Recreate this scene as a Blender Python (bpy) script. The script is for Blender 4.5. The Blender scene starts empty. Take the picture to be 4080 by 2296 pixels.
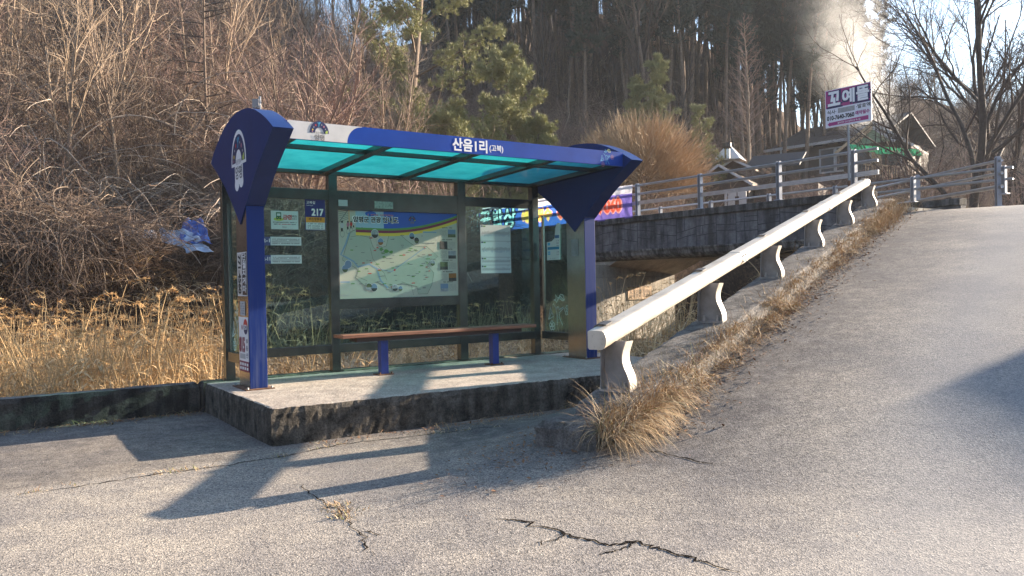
import bpy, bmesh, math, random
import numpy as np
from mathutils import Vector, Matrix
PI = math.pi
R = math.radians
sc = bpy.context.scene
COL = sc.collection
rng = np.random.default_rng(7)
random.seed(7)

# ------------------------------------------------------------------ materials
MATS = {}
def nodes(name):
    m = bpy.data.materials.new(name); m.use_nodes = True
    nt = m.node_tree
    return m, nt, nt.nodes['Principled BSDF'], nt.nodes['Material Output']
def N(nt, typ, **kw):
    n = nt.nodes.new(typ)
    for k, v in kw.items():
        if k in n.inputs.keys(): n.inputs[k].default_value = v
        else: setattr(n, k, v)
    return n
def ramp(nt, fac, stops):
    r = nt.nodes.new('ShaderNodeValToRGB'); e = r.color_ramp.elements
    while len(e) < len(stops): e.new(0.5)
    for el, (p, c) in zip(e, stops):
        el.position = p; el.color = (c[0], c[1], c[2], 1)
    nt.links.new(fac, r.inputs[0]); return r.outputs[0]
def noise(nt, vec, scale, detail=6, rough=0.6, dist=0.0):
    n = nt.nodes.new('ShaderNodeTexNoise')
    n.inputs['Scale'].default_value = scale; n.inputs['Detail'].default_value = detail
    n.inputs['Roughness'].default_value = rough; n.inputs['Distortion'].default_value = dist
    if vec is not None: nt.links.new(vec, n.inputs['Vector'])
    return n.outputs['Fac']
def coords(nt, kind='Object', scale=None):
    t = nt.nodes.new('ShaderNodeTexCoord'); o = t.outputs[kind]
    if scale:
        mp = nt.nodes.new('ShaderNodeMapping'); mp.inputs['Scale'].default_value = scale
        nt.links.new(o, mp.inputs['Vector']); o = mp.outputs[0]
    return o
def mixc(nt, fac, a, b, mode='MIX'):
    m = nt.nodes.new('ShaderNodeMix'); m.data_type = 'RGBA'; m.blend_type = mode
    for sock, v in ((0, fac), (6, a), (7, b)):
        if isinstance(v, (int, float)): m.inputs[sock].default_value = v
        elif isinstance(v, tuple): m.inputs[sock].default_value = (*v, 1)
        else: nt.links.new(v, m.inputs[sock])
    return m.outputs[2]
def bump(nt, b, height, strength=0.3, dist=0.02):
    n = nt.nodes.new('ShaderNodeBump'); n.inputs['Strength'].default_value = strength; n.inputs['Distance'].default_value = dist
    nt.links.new(height, n.inputs['Height']); nt.links.new(n.outputs[0], b.inputs['Normal'])
def mat(name, col, rough=0.6, metal=0.0, var=0.0, scale=6.0, bmp=0.0, bscale=40.0, bdist=0.01, spec=None, dark=None, coat=0.0, rand=0.0):
    if name in MATS: return MATS[name]
    m, nt, b, o = nodes(name)
    b.inputs['Roughness'].default_value = rough; b.inputs['Metallic'].default_value = metal
    if spec is not None: b.inputs['Specular IOR Level'].default_value = spec
    if coat: b.inputs['Coat Weight'].default_value = coat; b.inputs['Coat Roughness'].default_value = 0.15
    b.inputs['Base Color'].default_value = (*col, 1)
    c = None; v = coords(nt)
    if var > 0:
        f = noise(nt, v, scale)
        d = dark if dark else tuple(x * (1 - var) for x in col)
        l = tuple(min(1, x * (1 + var * 0.6)) for x in col)
        c = ramp(nt, f, [(0.3, d), (0.7, l)])
    if rand > 0:
        oi = nt.nodes.new('ShaderNodeObjectInfo')
        hs = nt.nodes.new('ShaderNodeHueSaturation')
        mr = nt.nodes.new('ShaderNodeMapRange'); mr.inputs[3].default_value = 1 - rand; mr.inputs[4].default_value = 1 + rand
        nt.links.new(oi.outputs['Random'], mr.inputs[0]); nt.links.new(mr.outputs[0], hs.inputs['Value'])
        if c is None: hs.inputs['Color'].default_value = (*col, 1)
        else: nt.links.new(c, hs.inputs['Color'])
        c = hs.outputs[0]
    if c is not None: nt.links.new(c, b.inputs['Base Color'])
    if bmp > 0: bump(nt, b, noise(nt, v, bscale, 8, 0.65), bmp, bdist)
    MATS[name] = m; return m

# ------------------------------------------------------------------ mesh builder
class MB:
    def __init__(s): s.V = []; s.F = []; s.mats = []; s.n = 0
    def m(s, mt):
        if mt not in s.mats: s.mats.append(mt)
        return s.mats.index(mt)
    def add(s, vs, fs, mt):
        k = s.m(mt); V = np.asarray(vs, dtype=np.float64).reshape(-1, 3); s.V.append(V)
        if isinstance(fs, np.ndarray): s.F.append((fs + s.n, k))
        else:
            by = {}
            for f in fs: by.setdefault(len(f), []).append(f)
            for g in by.values(): s.F.append((np.asarray(g, dtype=np.int64) + s.n, k))
        s.n += len(V)
    def to_mesh(s, name):
        me = bpy.data.meshes.new(name); V = np.concatenate(s.V)
        me.vertices.add(len(V)); me.vertices.foreach_set('co', V.astype(np.float32).ravel())
        lv = np.concatenate([f.ravel() for f, k in s.F]); tot = np.concatenate([np.full(len(f), f.shape[1]) for f, k in s.F]); mi = np.concatenate([np.full(len(f), k) for f, k in s.F])
        st = np.concatenate([[0], np.cumsum(tot)[:-1]])
        me.loops.add(len(lv)); me.loops.foreach_set('vertex_index', lv.astype(np.int32))
        me.polygons.add(len(tot)); me.polygons.foreach_set('loop_start', st.astype(np.int32)); me.polygons.foreach_set('loop_total', tot.astype(np.int32)); me.polygons.foreach_set('material_index', mi.astype(np.int32))
        for mt in s.mats: me.materials.append(mt)
        me.polygons.foreach_set('use_smooth', [False]*len(tot))
        me.update(calc_edges=True); return me
    def box(s, x0, x1, y0, y1, z0, z1, mt):
        v = [(x, y, z) for z in (z0, z1) for y in (y0, y1) for x in (x0, x1)]
        s.add(v, [(0, 2, 3, 1), (4, 5, 7, 6), (0, 1, 5, 4), (2, 6, 7, 3), (0, 4, 6, 2), (1, 3, 7, 5)], mt)
    def obox(s, c, ax, h, mt):
        c = np.array(c, float); A = [np.array(a, float) for a in ax]
        v = [c + A[0]*h[0]*i + A[1]*h[1]*j + A[2]*h[2]*k for k in (-1, 1) for j in (-1, 1) for i in (-1, 1)]
        s.add(v, [(0, 2, 3, 1), (4, 5, 7, 6), (0, 1, 5, 4), (2, 6, 7, 3), (0, 4, 6, 2), (1, 3, 7, 5)], mt)
    def bar(s, p, q, w, h, mt, up=(0, 0, 1)):
        p = np.array(p, float); q = np.array(q, float); d = q - p; L = np.linalg.norm(d); d /= L
        side = np.cross(d, up); side /= np.linalg.norm(side); u = np.cross(side, d)
        s.obox((p + q)/2, (d, side, u), (L/2, w/2, h/2), mt)
    def prism(s, poly, o, u, w, n, t, mt, mside=None):
        o = np.array(o, float); u = np.array(u, float); w = np.array(w, float); n = np.array(n, float)
        a = [o + u*x + w*y for x, y in poly]; b = [p + n*t for p in a]; k = len(poly)
        fs = [tuple(range(k))[::-1], tuple(range(k, 2*k))]
        s.add(a + b, fs, mt)
        s.add(a + b, [(i, (i+1) % k, k + (i+1) % k, k + i) for i in range(k)], mside or mt)
    def poly(s, poly, o, u, w, mt):
        o = np.array(o, float); u = np.array(u, float); w = np.array(w, float)
        s.add([o + u*x + w*y for x, y in poly], [tuple(range(len(poly)))], mt)
    def rect(s, x0, y0, x1, y1, o, u, w, mt): s.poly([(x0, y0), (x1, y0), (x1, y1), (x0, y1)], o, u, w, mt)
    def ell(s, cx, cy, rx, ry, o, u, w, mt, n=20):
        s.poly([(cx + rx*math.cos(2*PI*i/n), cy + ry*math.sin(2*PI*i/n)) for i in range(n)], o, u, w, mt)
    def arch(s, cx, cy, r0, r1, a0, a1, o, u, w, mt, n=18, sy=1.0):
        A = [a0 + (a1 - a0)*i/n for i in range(n+1)]
        o = np.array(o, float); u = np.array(u, float); w = np.array(w, float)
        v = [o + u*(cx + r*math.cos(a)) + w*(cy + sy*r*math.sin(a)) for a in A for r in (r0, r1)]
        s.add(v, [(2*i, 2*i+1, 2*i+3, 2*i+2) for i in range(n)], mt)
    def line(s, pts, wd, o, u, w, mt, closed=False):
        P = [np.array(p, float) for p in pts]
        if closed: P.append(P[0])
        L = []; Rr = []
        for i in range(len(P)):
            d = P[min(i+1, len(P)-1)] - P[max(i-1, 0)]; d = d/(np.linalg.norm(d) + 1e-9); nn = np.array((-d[1], d[0]))
            L.append(P[i] + nn*wd/2); Rr.append(P[i] - nn*wd/2)
        o = np.array(o, float); u = np.array(u, float); w = np.array(w, float)
        v = [o + u*q[0] + w*q[1] for ab in zip(L, Rr) for q in ab]
        s.add(v, [(2*i, 2*i+1, 2*i+3, 2*i+2) for i in range(len(P)-1)], mt)
    def tube(s, pts, rad, mt, n=6, cap=True):
        P = np.array(pts, float); k = len(P)
        if np.isscalar(rad): rad = [rad]*k
        T = np.zeros_like(P); T[1:-1] = P[2:] - P[:-2]; T[0] = P[1]-P[0]; T[-1] = P[-1]-P[-2]
        T /= (np.linalg.norm(T, axis=1)[:, None] + 1e-12)
        ref = np.array((0, 0, 1.0)) if abs(T[0][2]) < 0.9 else np.array((1.0, 0, 0))
        A = np.cross(T, ref); A /= (np.linalg.norm(A, axis=1)[:, None] + 1e-12); B = np.cross(T, A)
        an = np.arange(n)*2*PI/n
        V = P[:, None] + np.array(rad, float)[:, None, None]*(A[:, None]*np.cos(an)[None, :, None] + B[:, None]*np.sin(an)[None, :, None])
        key = (k, n)
        if key not in _tf: _tf[key] = np.array([(i*n+j, i*n+(j+1) % n, (i+1)*n+(j+1) % n, (i+1)*n+j) for i in range(k-1) for j in range(n)])
        n0 = s.n; s.add(V.reshape(-1, 3), _tf[key], mt)
        if cap: s.F.append((np.array([tuple(range(n)), tuple(range((k-1)*n, k*n))[::-1]]) + n0, s.m(mt)))
    def text(s, body, cx, cy, w, h, o, u, wv, mt, bold=0.0, keep=False, rot=0.0):
        V, F = text_geo(body)
        mn = V.min(0); mx = V.max(0); sz = mx - mn
        sx = w/sz[0] if w else h/sz[1]; sy = h/sz[1] if h else sx
        if keep: sx = sy = min(sx, sy)
        Q = (V - (mn + mx)/2)*np.array((sx, sy))
        c_, s_ = math.cos(rot), math.sin(rot)
        Q = np.stack([Q[:, 0]*c_ - Q[:, 1]*s_ + cx, Q[:, 0]*s_ + Q[:, 1]*c_ + cy], 1)
        o = np.array(o, float); u = np.array(u, float); wv = np.array(wv, float); nn = np.cross(u, wv); bs = bold*sy
        for i, (ex, ey) in enumerate([(0, 0)] if bold <= 0 else [(0, 0), (-1, -1), (1, -1), (-1, 1), (1, 1)]):
            s.add([o + u*(x + ex*bs) + wv*(y + ey*bs) + nn*0.00012*i for x, y in Q], F, mt)
    def build(s, name, parent=None, loc=None, smooth=False, bevel=0.0, rotz=None, bseg=2):
        me = s.to_mesh(name)
        if smooth: me.polygons.foreach_set('use_smooth', [True]*len(me.polygons)); me.update()
        ob = bpy.data.objects.new(name, me); COL.objects.link(ob)
        if parent: ob.parent = parent
        if loc is not None: ob.location = loc
        if rotz is not None: ob.rotation_euler = (0, 0, rotz)
        if bevel > 0:
            bv = ob.modifiers.new('bevel', 'BEVEL'); bv.width = bevel; bv.segments = bseg; bv.limit_method = 'ANGLE'; bv.angle_limit = R(40)
        return ob
_tc = {}
_tf = {}
def text_geo(body):
    k = body
    if k in _tc: return _tc[k]
    cu = bpy.data.curves.new('t', 'FONT'); cu.body = body; cu.resolution_u = 3
    t = bpy.data.objects.new('t', cu)
    me = bpy.data.meshes.new_from_object(t)
    V = np.array([v.co[:2] for v in me.vertices]); F = [tuple(p.vertices) for p in me.polygons]
    bpy.data.objects.remove(t); bpy.data.curves.remove(cu); bpy.data.meshes.remove(me)
    _tc[k] = (V, F); return V, F
def empty(name, loc, rotz=0.0):
    o = bpy.data.objects.new(name, None); COL.objects.link(o); o.location = loc; o.rotation_euler = (0, 0, rotz)
    o.empty_display_size = 0.3; return o
def tag(o, label=None, cat=None, group=None, kind=None):
    if label: o['label'] = label
    if cat: o['category'] = cat
    if group: o['group'] = group
    if kind: o['kind'] = kind
    return o
def copy_tree(o, parent=None):
    c = o.copy(); COL.objects.link(c); c.parent = parent
    for ch in list(o.children): copy_tree(ch, c)
    return c
X, Y, Z = np.eye(3)

# ------------------------------------------------------------------ camera, sun, sky
CAMZ = 1.47
SUN_AZ, SUN_EL = 29.0, 16.8
def setup():
    cam = bpy.data.cameras.new('camera'); ob = bpy.data.objects.new('camera', cam); COL.objects.link(ob)
    pt, ro = 0.00978, -0.01998
    F = Vector((0, math.cos(pt), -math.sin(pt))); U = Vector((0, math.sin(pt), math.cos(pt))); Rr = Vector((1, 0, 0))
    R2 = Rr*math.cos(ro) + U*math.sin(ro); U2 = U*math.cos(ro) - Rr*math.sin(ro)
    ob.matrix_world = Matrix(((R2.x, U2.x, -F.x, 0), (R2.y, U2.y, -F.y, 0), (R2.z, U2.z, -F.z, CAMZ), (0, 0, 0, 1)))
    cam.sensor_width = 36; cam.lens = 3189.4/4080*36; cam.clip_end = 3000; cam.clip_start = 0.05
    sc.camera = ob
    w = bpy.data.worlds.new('World'); sc.world = w; w.use_nodes = True; nt = w.node_tree
    s = nt.nodes.new('ShaderNodeTexSky'); s.sky_type = 'NISHITA'; s.sun_disc = False
    s.sun_elevation = R(SUN_EL); s.sun_rotation = R(90 - SUN_AZ); s.air_density = 1.0; s.dust_density = 0.4; s.ozone_density = 1.9
    nt.links.new(s.outputs[0], nt.nodes['Background'].inputs[0]); nt.nodes['Background'].inputs[1].default_value = SKY
    L = bpy.data.lights.new('sun', 'SUN'); L.energy = SUNE; L.angle = R(0.5); L.color = (1.0, 0.84, 0.66)
    so = bpy.data.objects.new('sun', L); COL.objects.link(so)
    d = Vector((math.cos(R(SUN_EL))*math.cos(R(SUN_AZ)), math.cos(R(SUN_EL))*math.sin(R(SUN_AZ)), math.sin(R(SUN_EL))))
    so.rotation_euler = (-d).to_track_quat('-Z', 'Y').to_euler(); so.location = d*60
    sc.view_settings.view_transform = 'Standard'; sc.view_settings.look = 'None'; sc.view_settings.gamma = 1; sc.view_settings.exposure = EXPO
    sc.cycles.max_bounces = 6; sc.cycles.transparent_max_bounces = 12; sc.cycles.volume_max_steps = 96; sc.cycles.diffuse_bounces = 3
    sc.cycles.volume_bounces = 1
SKY, SUNE, EXPO = 0.085, 5.0, 2.25
setup()

# ------------------------------------------------------------------ site frames
EX, EY = 0.561, 0.828                 # ramp direction
BX, BY = 0.965, 6.707                 # first guard rail post
STEP = 2.283
TH = 0.59695; CT, ST = math.cos(TH), math.sin(TH)
P0 = np.array((-2.8456, 8.6262, 0.34))   # shelter frame origin
UA = np.array((CT, ST, 0)); UB = np.array((-ST, CT, 0))
def ab(x, y): return (x-P0[0])*CT + (y-P0[1])*ST, -(x-P0[0])*ST + (y-P0[1])*CT
def W(a, b, z=0.0): return P0 + UA*a + UB*b + Z*z
def np_(x, y): return ((x-BX)*EX + (y-BY)*EY)/STEP, (x-BX)*EY - (y-BY)*EX
def pn(n, p, z=0.0): return np.array((BX + EX*STEP*n + EY*p, BY + EY*STEP*n - EX*p, z))
def sm(a, b, x):
    t = np.clip((x-a)/(b-a), 0, 1); return t*t*(3-2*t)
def kerbz(n): return 0.503 + 0.461*n
def softplus(x, k): return k*np.log1p(np.exp(np.clip(x/k, -40, 40)))
def ramp_z(n):
    r = softplus(0.461*n + 0.225, 0.12)
    return 2.86 - softplus(2.86 - r, 0.12)
def road_z(x, y):
    n, p = np_(x, y); return ramp_z(n)*sm(-1.7, -0.3, p)
def sx(dx, d): return (dx - 1288)/2014*d      # world x of a bearing at depth d
# ------------------------------------------------------------------ terrain
def vnoise(x, y, s, seed=0):
    return (np.sin(x*s*1.3 + 1.7*seed + 2*np.sin(y*s*0.7 + seed)) + np.sin(y*s*1.1 + 0.6*seed + 1.5*np.sin(x*s*0.9 - seed)) + np.sin((x+y)*s*2.3 + seed*3)*0.5)/2.5
def terr(x, y):
    x = np.asarray(x, float); y = np.asarray(y, float)
    a, b = ab(x, y); n, p = np_(x, y)
    f = -0.45 + 0.15*vnoise(x, y, 0.6)
    st = 9.6 + 1.15*sm(8, 13, a) + 0.25*vnoise(x, y, 0.5, 2)
    z = f + (2.75 + 0.2*vnoise(x, y, 0.4, 4))*sm(st, st + 1.4, b)
    s0 = 13.2 + 6*sm(5, 11, a)
    z = z + 0.68*softplus(b - s0, 0.8)*(1 - 0.38*sm(13, 30, a)) + 0.35*vnoise(x, y, 0.35, 1)*sm(13, 18, b)
    s = 0.5*x + 0.86*y; q = 0.86*x - 0.5*y
    hc = 3 + 0.56*np.minimum(softplus(s - 33, 1.5), 40 + 22*sm(-24, -50, q))*sm(-4, -26, q) + 0.6*vnoise(x, y, 0.2, 3)*sm(36, 50, s)
    z = np.where(s > 30, np.maximum(z, hc*sm(30, 34, s) + z*(1-sm(30, 34, s))), z)
    azd = np.degrees(np.arctan2(x, np.maximum(y, 1e-3))); rr_ = np.hypot(x, y)
    z = z + np.where(y > 0, (9 + 1.5*vnoise(x, y, 0.12, 6))*sm(52, 98, rr_)*sm(20, 27, azd)*(1 - sm(38, 48, azd)), 0)
    z = np.minimum(z, 66)
    emb = np.where(n > -0.3, np.minimum(kerbz(n), 3.0) - 0.5 - 0.8*np.maximum(0, -p - 0.35), -9)
    z = np.where(b < 12, np.maximum(z, emb), z)
    z = np.where(b < 1.25, np.where(p < -0.4, np.maximum(-0.15, np.where(b > -1.4, emb, -9)), z), z)
    rp = ramp_z(n) - 0.15 - 1.6*sm(8.3, 9.6, n)
    z = np.where(p > -0.35, np.where((n < 9.6) | (b < 9), rp, np.maximum(z, 1.3)), z)
    return z
def make_terrain():
    az = np.concatenate([np.linspace(-180, -48, 45)[:-1], np.linspace(-48, 50, 330), np.linspace(50, 180, 45)[1:]])
    rr = np.concatenate([[0.01], np.linspace(2, 60, 175), 60*np.power(900/60., np.linspace(0, 1, 40)[1:])])
    A, RR = np.meshgrid(np.radians(az), rr)
    x = RR*np.sin(A); y = RR*np.cos(A); z = terr(x, y)
    far = sm(110, 170, RR); z = z*(1-far) + 2.0*far
    back = sm(-2, -8, y); z = z*(1-back) - 0.15*back
    rt = sm(55, 70, np.degrees(A)); z = np.where(RR > 25, z*(1-rt) + np.minimum(z, 2.0)*rt, z)
    k = len(az); V = np.stack([x, y, z], 2).reshape(-1, 3)
    F = [(i*k+j, i*k+j+1, (i+1)*k+j+1, (i+1)*k+j) for i in range(len(rr)-1) for j in range(k-1)]
    m, nt, b, o = nodes('forest_floor'); c = coords(nt)
    f1 = noise(nt, c, 0.35, 6, 0.6); f2 = noise(nt, c, 9, 8, 0.75); f3 = noise(nt, c, 28, 4, 0.7)
    base = ramp(nt, f2, [(0.3, (0.022, 0.017, 0.013)), (0.5, (0.085, 0.058, 0.040)), (0.64, (0.18, 0.125, 0.085)), (0.78, (0.32, 0.24, 0.16))])
    tone = ramp(nt, f1, [(0.35, (0.65, 0.6, 0.6)), (0.65, (1.15, 1.0, 0.85))])
    colr = mixc(nt, 1.0, base, tone, 'MULTIPLY')
    nt.links.new(colr, b.inputs['Base Color']); b.inputs['Roughness'].default_value = 0.95; b.inputs['Specular IOR Level'].default_value = 0.1
    bump(nt, b, f3, 1.0, 0.12)
    mb = MB(); mb.add(V, np.array(F), m)
    ob = mb.build('terrain', smooth=True); tag(ob, kind='structure', label='leaf covered valley floor and wooded hillside behind the bus stop', cat='terrain')
make_terrain()

def road_n(x, y): return 0.005*vnoise(x, y, 1.7, 5) + 0.007*vnoise(x, y, 0.8, 8)
def make_road():
    m, nt, b, o = nodes('weathered_asphalt'); c = coords(nt)
    grain = noise(nt, c, 95, 3, 0.7); g2 = noise(nt, c, 34, 5, 0.75); big = noise(nt, c, 0.55, 5, 0.6); mid = noise(nt, c, 3.2, 6, 0.65)
    vo = nt.nodes.new('ShaderNodeTexVoronoi'); vo.inputs['Scale'].default_value = 120; nt.links.new(c, vo.inputs['Vector'])
    sc_ = nt.nodes.new('ShaderNodeSeparateColor'); nt.links.new(vo.outputs['Color'], sc_.inputs[0])
    stone = ramp(nt, sc_.outputs[0], [(0.0, (0.10, 0.096, 0.095)), (0.2, (0.22, 0.207, 0.197)), (0.55, (0.33, 0.303, 0.277)), (0.9, (0.43, 0.395, 0.36)), (1.0, (0.55, 0.515, 0.475))])
    flecks = ramp(nt, g2, [(0.34, (0.30, 0.30, 0.33)), (0.5, (1, 1, 1))])
    s0 = mixc(nt, 0.55, stone, ramp(nt, grain, [(0.3, (0.4, 0.4, 0.42)), (0.65, (1.25, 1.22, 1.15))]), 'MULTIPLY')
    s1 = mixc(nt, 0.85, s0, flecks, 'MULTIPLY')
    patch = ramp(nt, big, [(0.36, (0.66, 0.66, 0.69)), (0.6, (1.12, 1.08, 1.0))])
    s2 = mixc(nt, 1.0, s1, patch, 'MULTIPLY')
    m2 = ramp(nt, mid, [(0.35, (0.82, 0.82, 0.84)), (0.65, (1.1, 1.08, 1.04))])
    s3 = mixc(nt, 1.0, s2, m2, 'MULTIPLY')
    # darker, coarser strip of older asphalt along the kerb: colour attribute painted per vertex as real wear
    at = nt.nodes.new('ShaderNodeAttribute'); at.attribute_name = 'wear'
    wn = nt.nodes.new('ShaderNodeMath'); wn.operation = 'MULTIPLY'; nt.links.new(at.outputs['Fac'], wn.inputs[0])
    wr = ramp(nt, noise(nt, c, 7, 7, 0.7), [(0.3, (0.25, 0.25, 0.25)), (0.62, (1, 1, 1))])
    nt.links.new(wr, wn.inputs[1])
    s4 = mixc(nt, wn.outputs[0], s3, mixc(nt, 1.0, s3, (0.30, 0.285, 0.29), 'MULTIPLY'))
    sm_ = nt.nodes.new('ShaderNodeAttribute'); sm_.attribute_name = 'worn'
    s5 = mixc(nt, sm_.outputs['Fac'], s4, mixc(nt, 0.70, s4, (0.235, 0.235, 0.24)))
    nt.links.new(s5, b.inputs['Base Color']); b.inputs['Roughness'].default_value = 0.85; b.inputs['Specular IOR Level'].default_value = 0.35
    h = nt.nodes.new('ShaderNodeMath'); h.operation = 'ADD'; nt.links.new(vo.outputs['Distance'], h.inputs[0]); nt.links.new(g2, h.inputs[1])
    bump(nt, b, h.outputs[0], 0.4, 0.006)
    # grid
    xs = np.concatenate([np.linspace(-40, -9, 12)[:-1], np.linspace(-9, 13, 240), np.linspace(13, 45, 14)[1:]])
    ys = np.concatenate([np.linspace(-40, 1.5, 14)[:-1], np.linspace(1.5, 24, 240)])
    Xg, Yg = np.meshgrid(xs, ys); Zg = road_z(Xg, Yg)
    Zg = Zg + road_n(Xg, Yg)
    k = len(xs); V = np.stack([Xg, Yg, Zg], 2).reshape(-1, 3); F = []
    xc = (Xg[:-1, :-1] + Xg[1:, 1:])/2; yc = (Yg[:-1, :-1] + Yg[1:, 1:])/2
    a, bb = ab(xc, yc); n, p = np_(xc, yc)
    ok = (bb < 1.25) & ~((p < -0.2) & (n > 1.5)) & (n < 8.4) | ((p > -0.1) & (n > 2) & (n < 8.4))
    for i, j in np.argwhere(ok): F.append((i*k+j, i*k+j+1, (i+1)*k+j+1, (i+1)*k+j))
    mb = MB(); mb.add(V, np.array(F), m)
    ob = mb.build('road', smooth=True)
    a, bb = ab(V[:, 0], V[:, 1]); n, p = np_(V[:, 0], V[:, 1])
    wear = np.clip(sm(2.3, 0.5, p)*sm(-1.3, 0.2, n), 0, 1)*0.95
    wear = np.maximum(wear, 0.75*sm(-1.95, -1.7, bb)*sm(-0.2, -0.5, a))      # old strip below the low wall
    worn = np.maximum(sm(1.2, 3.4, p)*sm(5.5, 2.6, V[:, 1] - 0.8*V[:, 0]), sm(0.9, 2.6, p)*(0.45 + 0.35*np.sin(p*3.4 + 0.4*np.sin(n))))*0.85
    for nm, ar in (('wear', wear), ('worn', worn)):
        at = ob.data.attributes.new(nm, 'FLOAT', 'POINT'); at.data.foreach_set('value', ar.astype(np.float32))
    tag(ob, kind='structure', label='weathered grey asphalt road climbing to the bridge on the right', cat='road')
    # cracks and seams, open dark gaps with dirt in them
    cm = mat('crack_dirt', (0.022, 0.019, 0.017), 1.0, var=0.5, scale=30, spec=0.0)
    def crack(pts, w0, seed, amp=0.016, sub=9):
        r = np.random.default_rng(seed); P = []
        for i in range(len(pts)-1):
            p, q = np.array(pts[i]), np.array(pts[i+1])
            for k2 in range(sub): P.append(p + (q-p)*k2/sub + r.normal(0, amp, 2)*(0.4 if k2 == 0 else 1))
        P.append(np.array(pts[-1])); v = []; f = []
        for i, q in enumerate(P):
            d = P[min(i+1, len(P)-1)] - P[max(i-1, 0)]; d = d/np.linalg.norm(d); nn = np.array((-d[1], d[0]))
            w = w0*(0.35 + 0.9*r.random())*min(1, 6*(i+0.3)/len(P), 6*(len(P)-i-0.7)/len(P)+0.1)
            for s_ in (1, -1):
                t = q + nn*w*s_; v.append((t[0], t[1], float(road_z(t[0], t[1]) + road_n(t[0], t[1])) + 0.004))
            if i: f.append((2*i-2, 2*i-1, 2*i+1, 2*i))
        return v, f
    cb = MB()
    for pts, w0, sd in CRACKS: cb.add(*crack(pts, w0, sd), cm)
    cb.build('crack', parent=ob)
def gz(dx, dy, z=0.0):          # road point seen along a bearing, used for placing cracks and litter on the ground
    u, v = dx*1.58385 - 2040, dy*1.58385 - 1148; cr, sr = math.cos(-0.01998), math.sin(-0.01998)
    U_ = (u*cr + v*sr)/3189.4; V_ = (-u*sr + v*cr)/3189.4; cp, sp = math.cos(0.00978), math.sin(0.00978)
    d = np.array((U_, cp - V_*sp, -V_*cp - sp)); t = (z - CAMZ)/d[2]; return (d[0]*t, d[1]*t)
def gr(dx, dy):
    z = 0.0
    for _ in range(30):
        q = gz(dx, dy, z); z = 0.6*z + 0.4*float(road_z(*q))
    return q
CRACKS = [
 ([gr(1600, 1365), gr(1570, 1385), gr(1500, 1400)], 0.006, 7),
 ([gr(1420, 1345), gr(1405, 1362), gr(1350, 1372)], 0.005, 8),
 ([gr(905, 1345), gr(930, 1338), gr(965, 1345)], 0.004, 9),
 ([gr(1230, 1308), gr(1310, 1312), gr(1420, 1345), gr(1530, 1375), gr(1600, 1365), gr(1680, 1390), gr(1760, 1412), gr(1850, 1442)], 0.011, 1),
 ([gr(740, 1212), gr(800, 1255), gr(860, 1290), gr(905, 1345), gr(935, 1400)], 0.006, 2),
 ([gr(0, 1252), gr(200, 1225), gr(420, 1190), gr(560, 1172), gr(700, 1150), gr(850, 1118), gr(1020, 1100), gr(1200, 1078), gr(1330, 1062)], 0.008, 3),
 ([gr(1610, 1130), gr(1700, 1148), gr(1800, 1172)], 0.008, 4),
]
make_road()
# ------------------------------------------------------------------ concrete
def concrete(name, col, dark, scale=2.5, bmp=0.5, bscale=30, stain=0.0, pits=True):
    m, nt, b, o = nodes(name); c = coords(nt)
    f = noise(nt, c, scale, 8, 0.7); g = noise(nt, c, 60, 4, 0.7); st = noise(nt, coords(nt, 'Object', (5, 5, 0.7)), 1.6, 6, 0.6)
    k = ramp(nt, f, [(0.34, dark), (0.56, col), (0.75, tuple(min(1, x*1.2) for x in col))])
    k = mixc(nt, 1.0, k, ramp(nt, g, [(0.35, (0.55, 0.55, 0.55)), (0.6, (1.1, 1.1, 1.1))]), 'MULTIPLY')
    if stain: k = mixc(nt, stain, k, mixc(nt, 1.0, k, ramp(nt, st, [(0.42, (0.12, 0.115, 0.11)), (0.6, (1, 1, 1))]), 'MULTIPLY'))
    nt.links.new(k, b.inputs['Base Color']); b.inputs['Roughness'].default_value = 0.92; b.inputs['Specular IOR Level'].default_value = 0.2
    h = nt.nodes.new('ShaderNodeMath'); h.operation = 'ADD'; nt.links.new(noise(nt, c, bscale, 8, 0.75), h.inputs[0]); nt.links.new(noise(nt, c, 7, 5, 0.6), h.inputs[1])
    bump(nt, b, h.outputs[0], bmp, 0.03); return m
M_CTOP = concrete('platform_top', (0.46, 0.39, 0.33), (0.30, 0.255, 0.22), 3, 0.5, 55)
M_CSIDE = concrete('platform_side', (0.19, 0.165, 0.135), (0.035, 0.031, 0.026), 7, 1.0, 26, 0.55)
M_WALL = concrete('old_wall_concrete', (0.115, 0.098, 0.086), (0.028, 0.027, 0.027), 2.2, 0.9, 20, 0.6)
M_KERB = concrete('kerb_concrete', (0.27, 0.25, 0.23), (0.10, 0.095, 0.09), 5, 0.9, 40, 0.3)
M_MOSS = concrete('mossy_concrete', (0.17, 0.19, 0.12), (0.06, 0.065, 0.04), 6, 0.8, 30)

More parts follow.
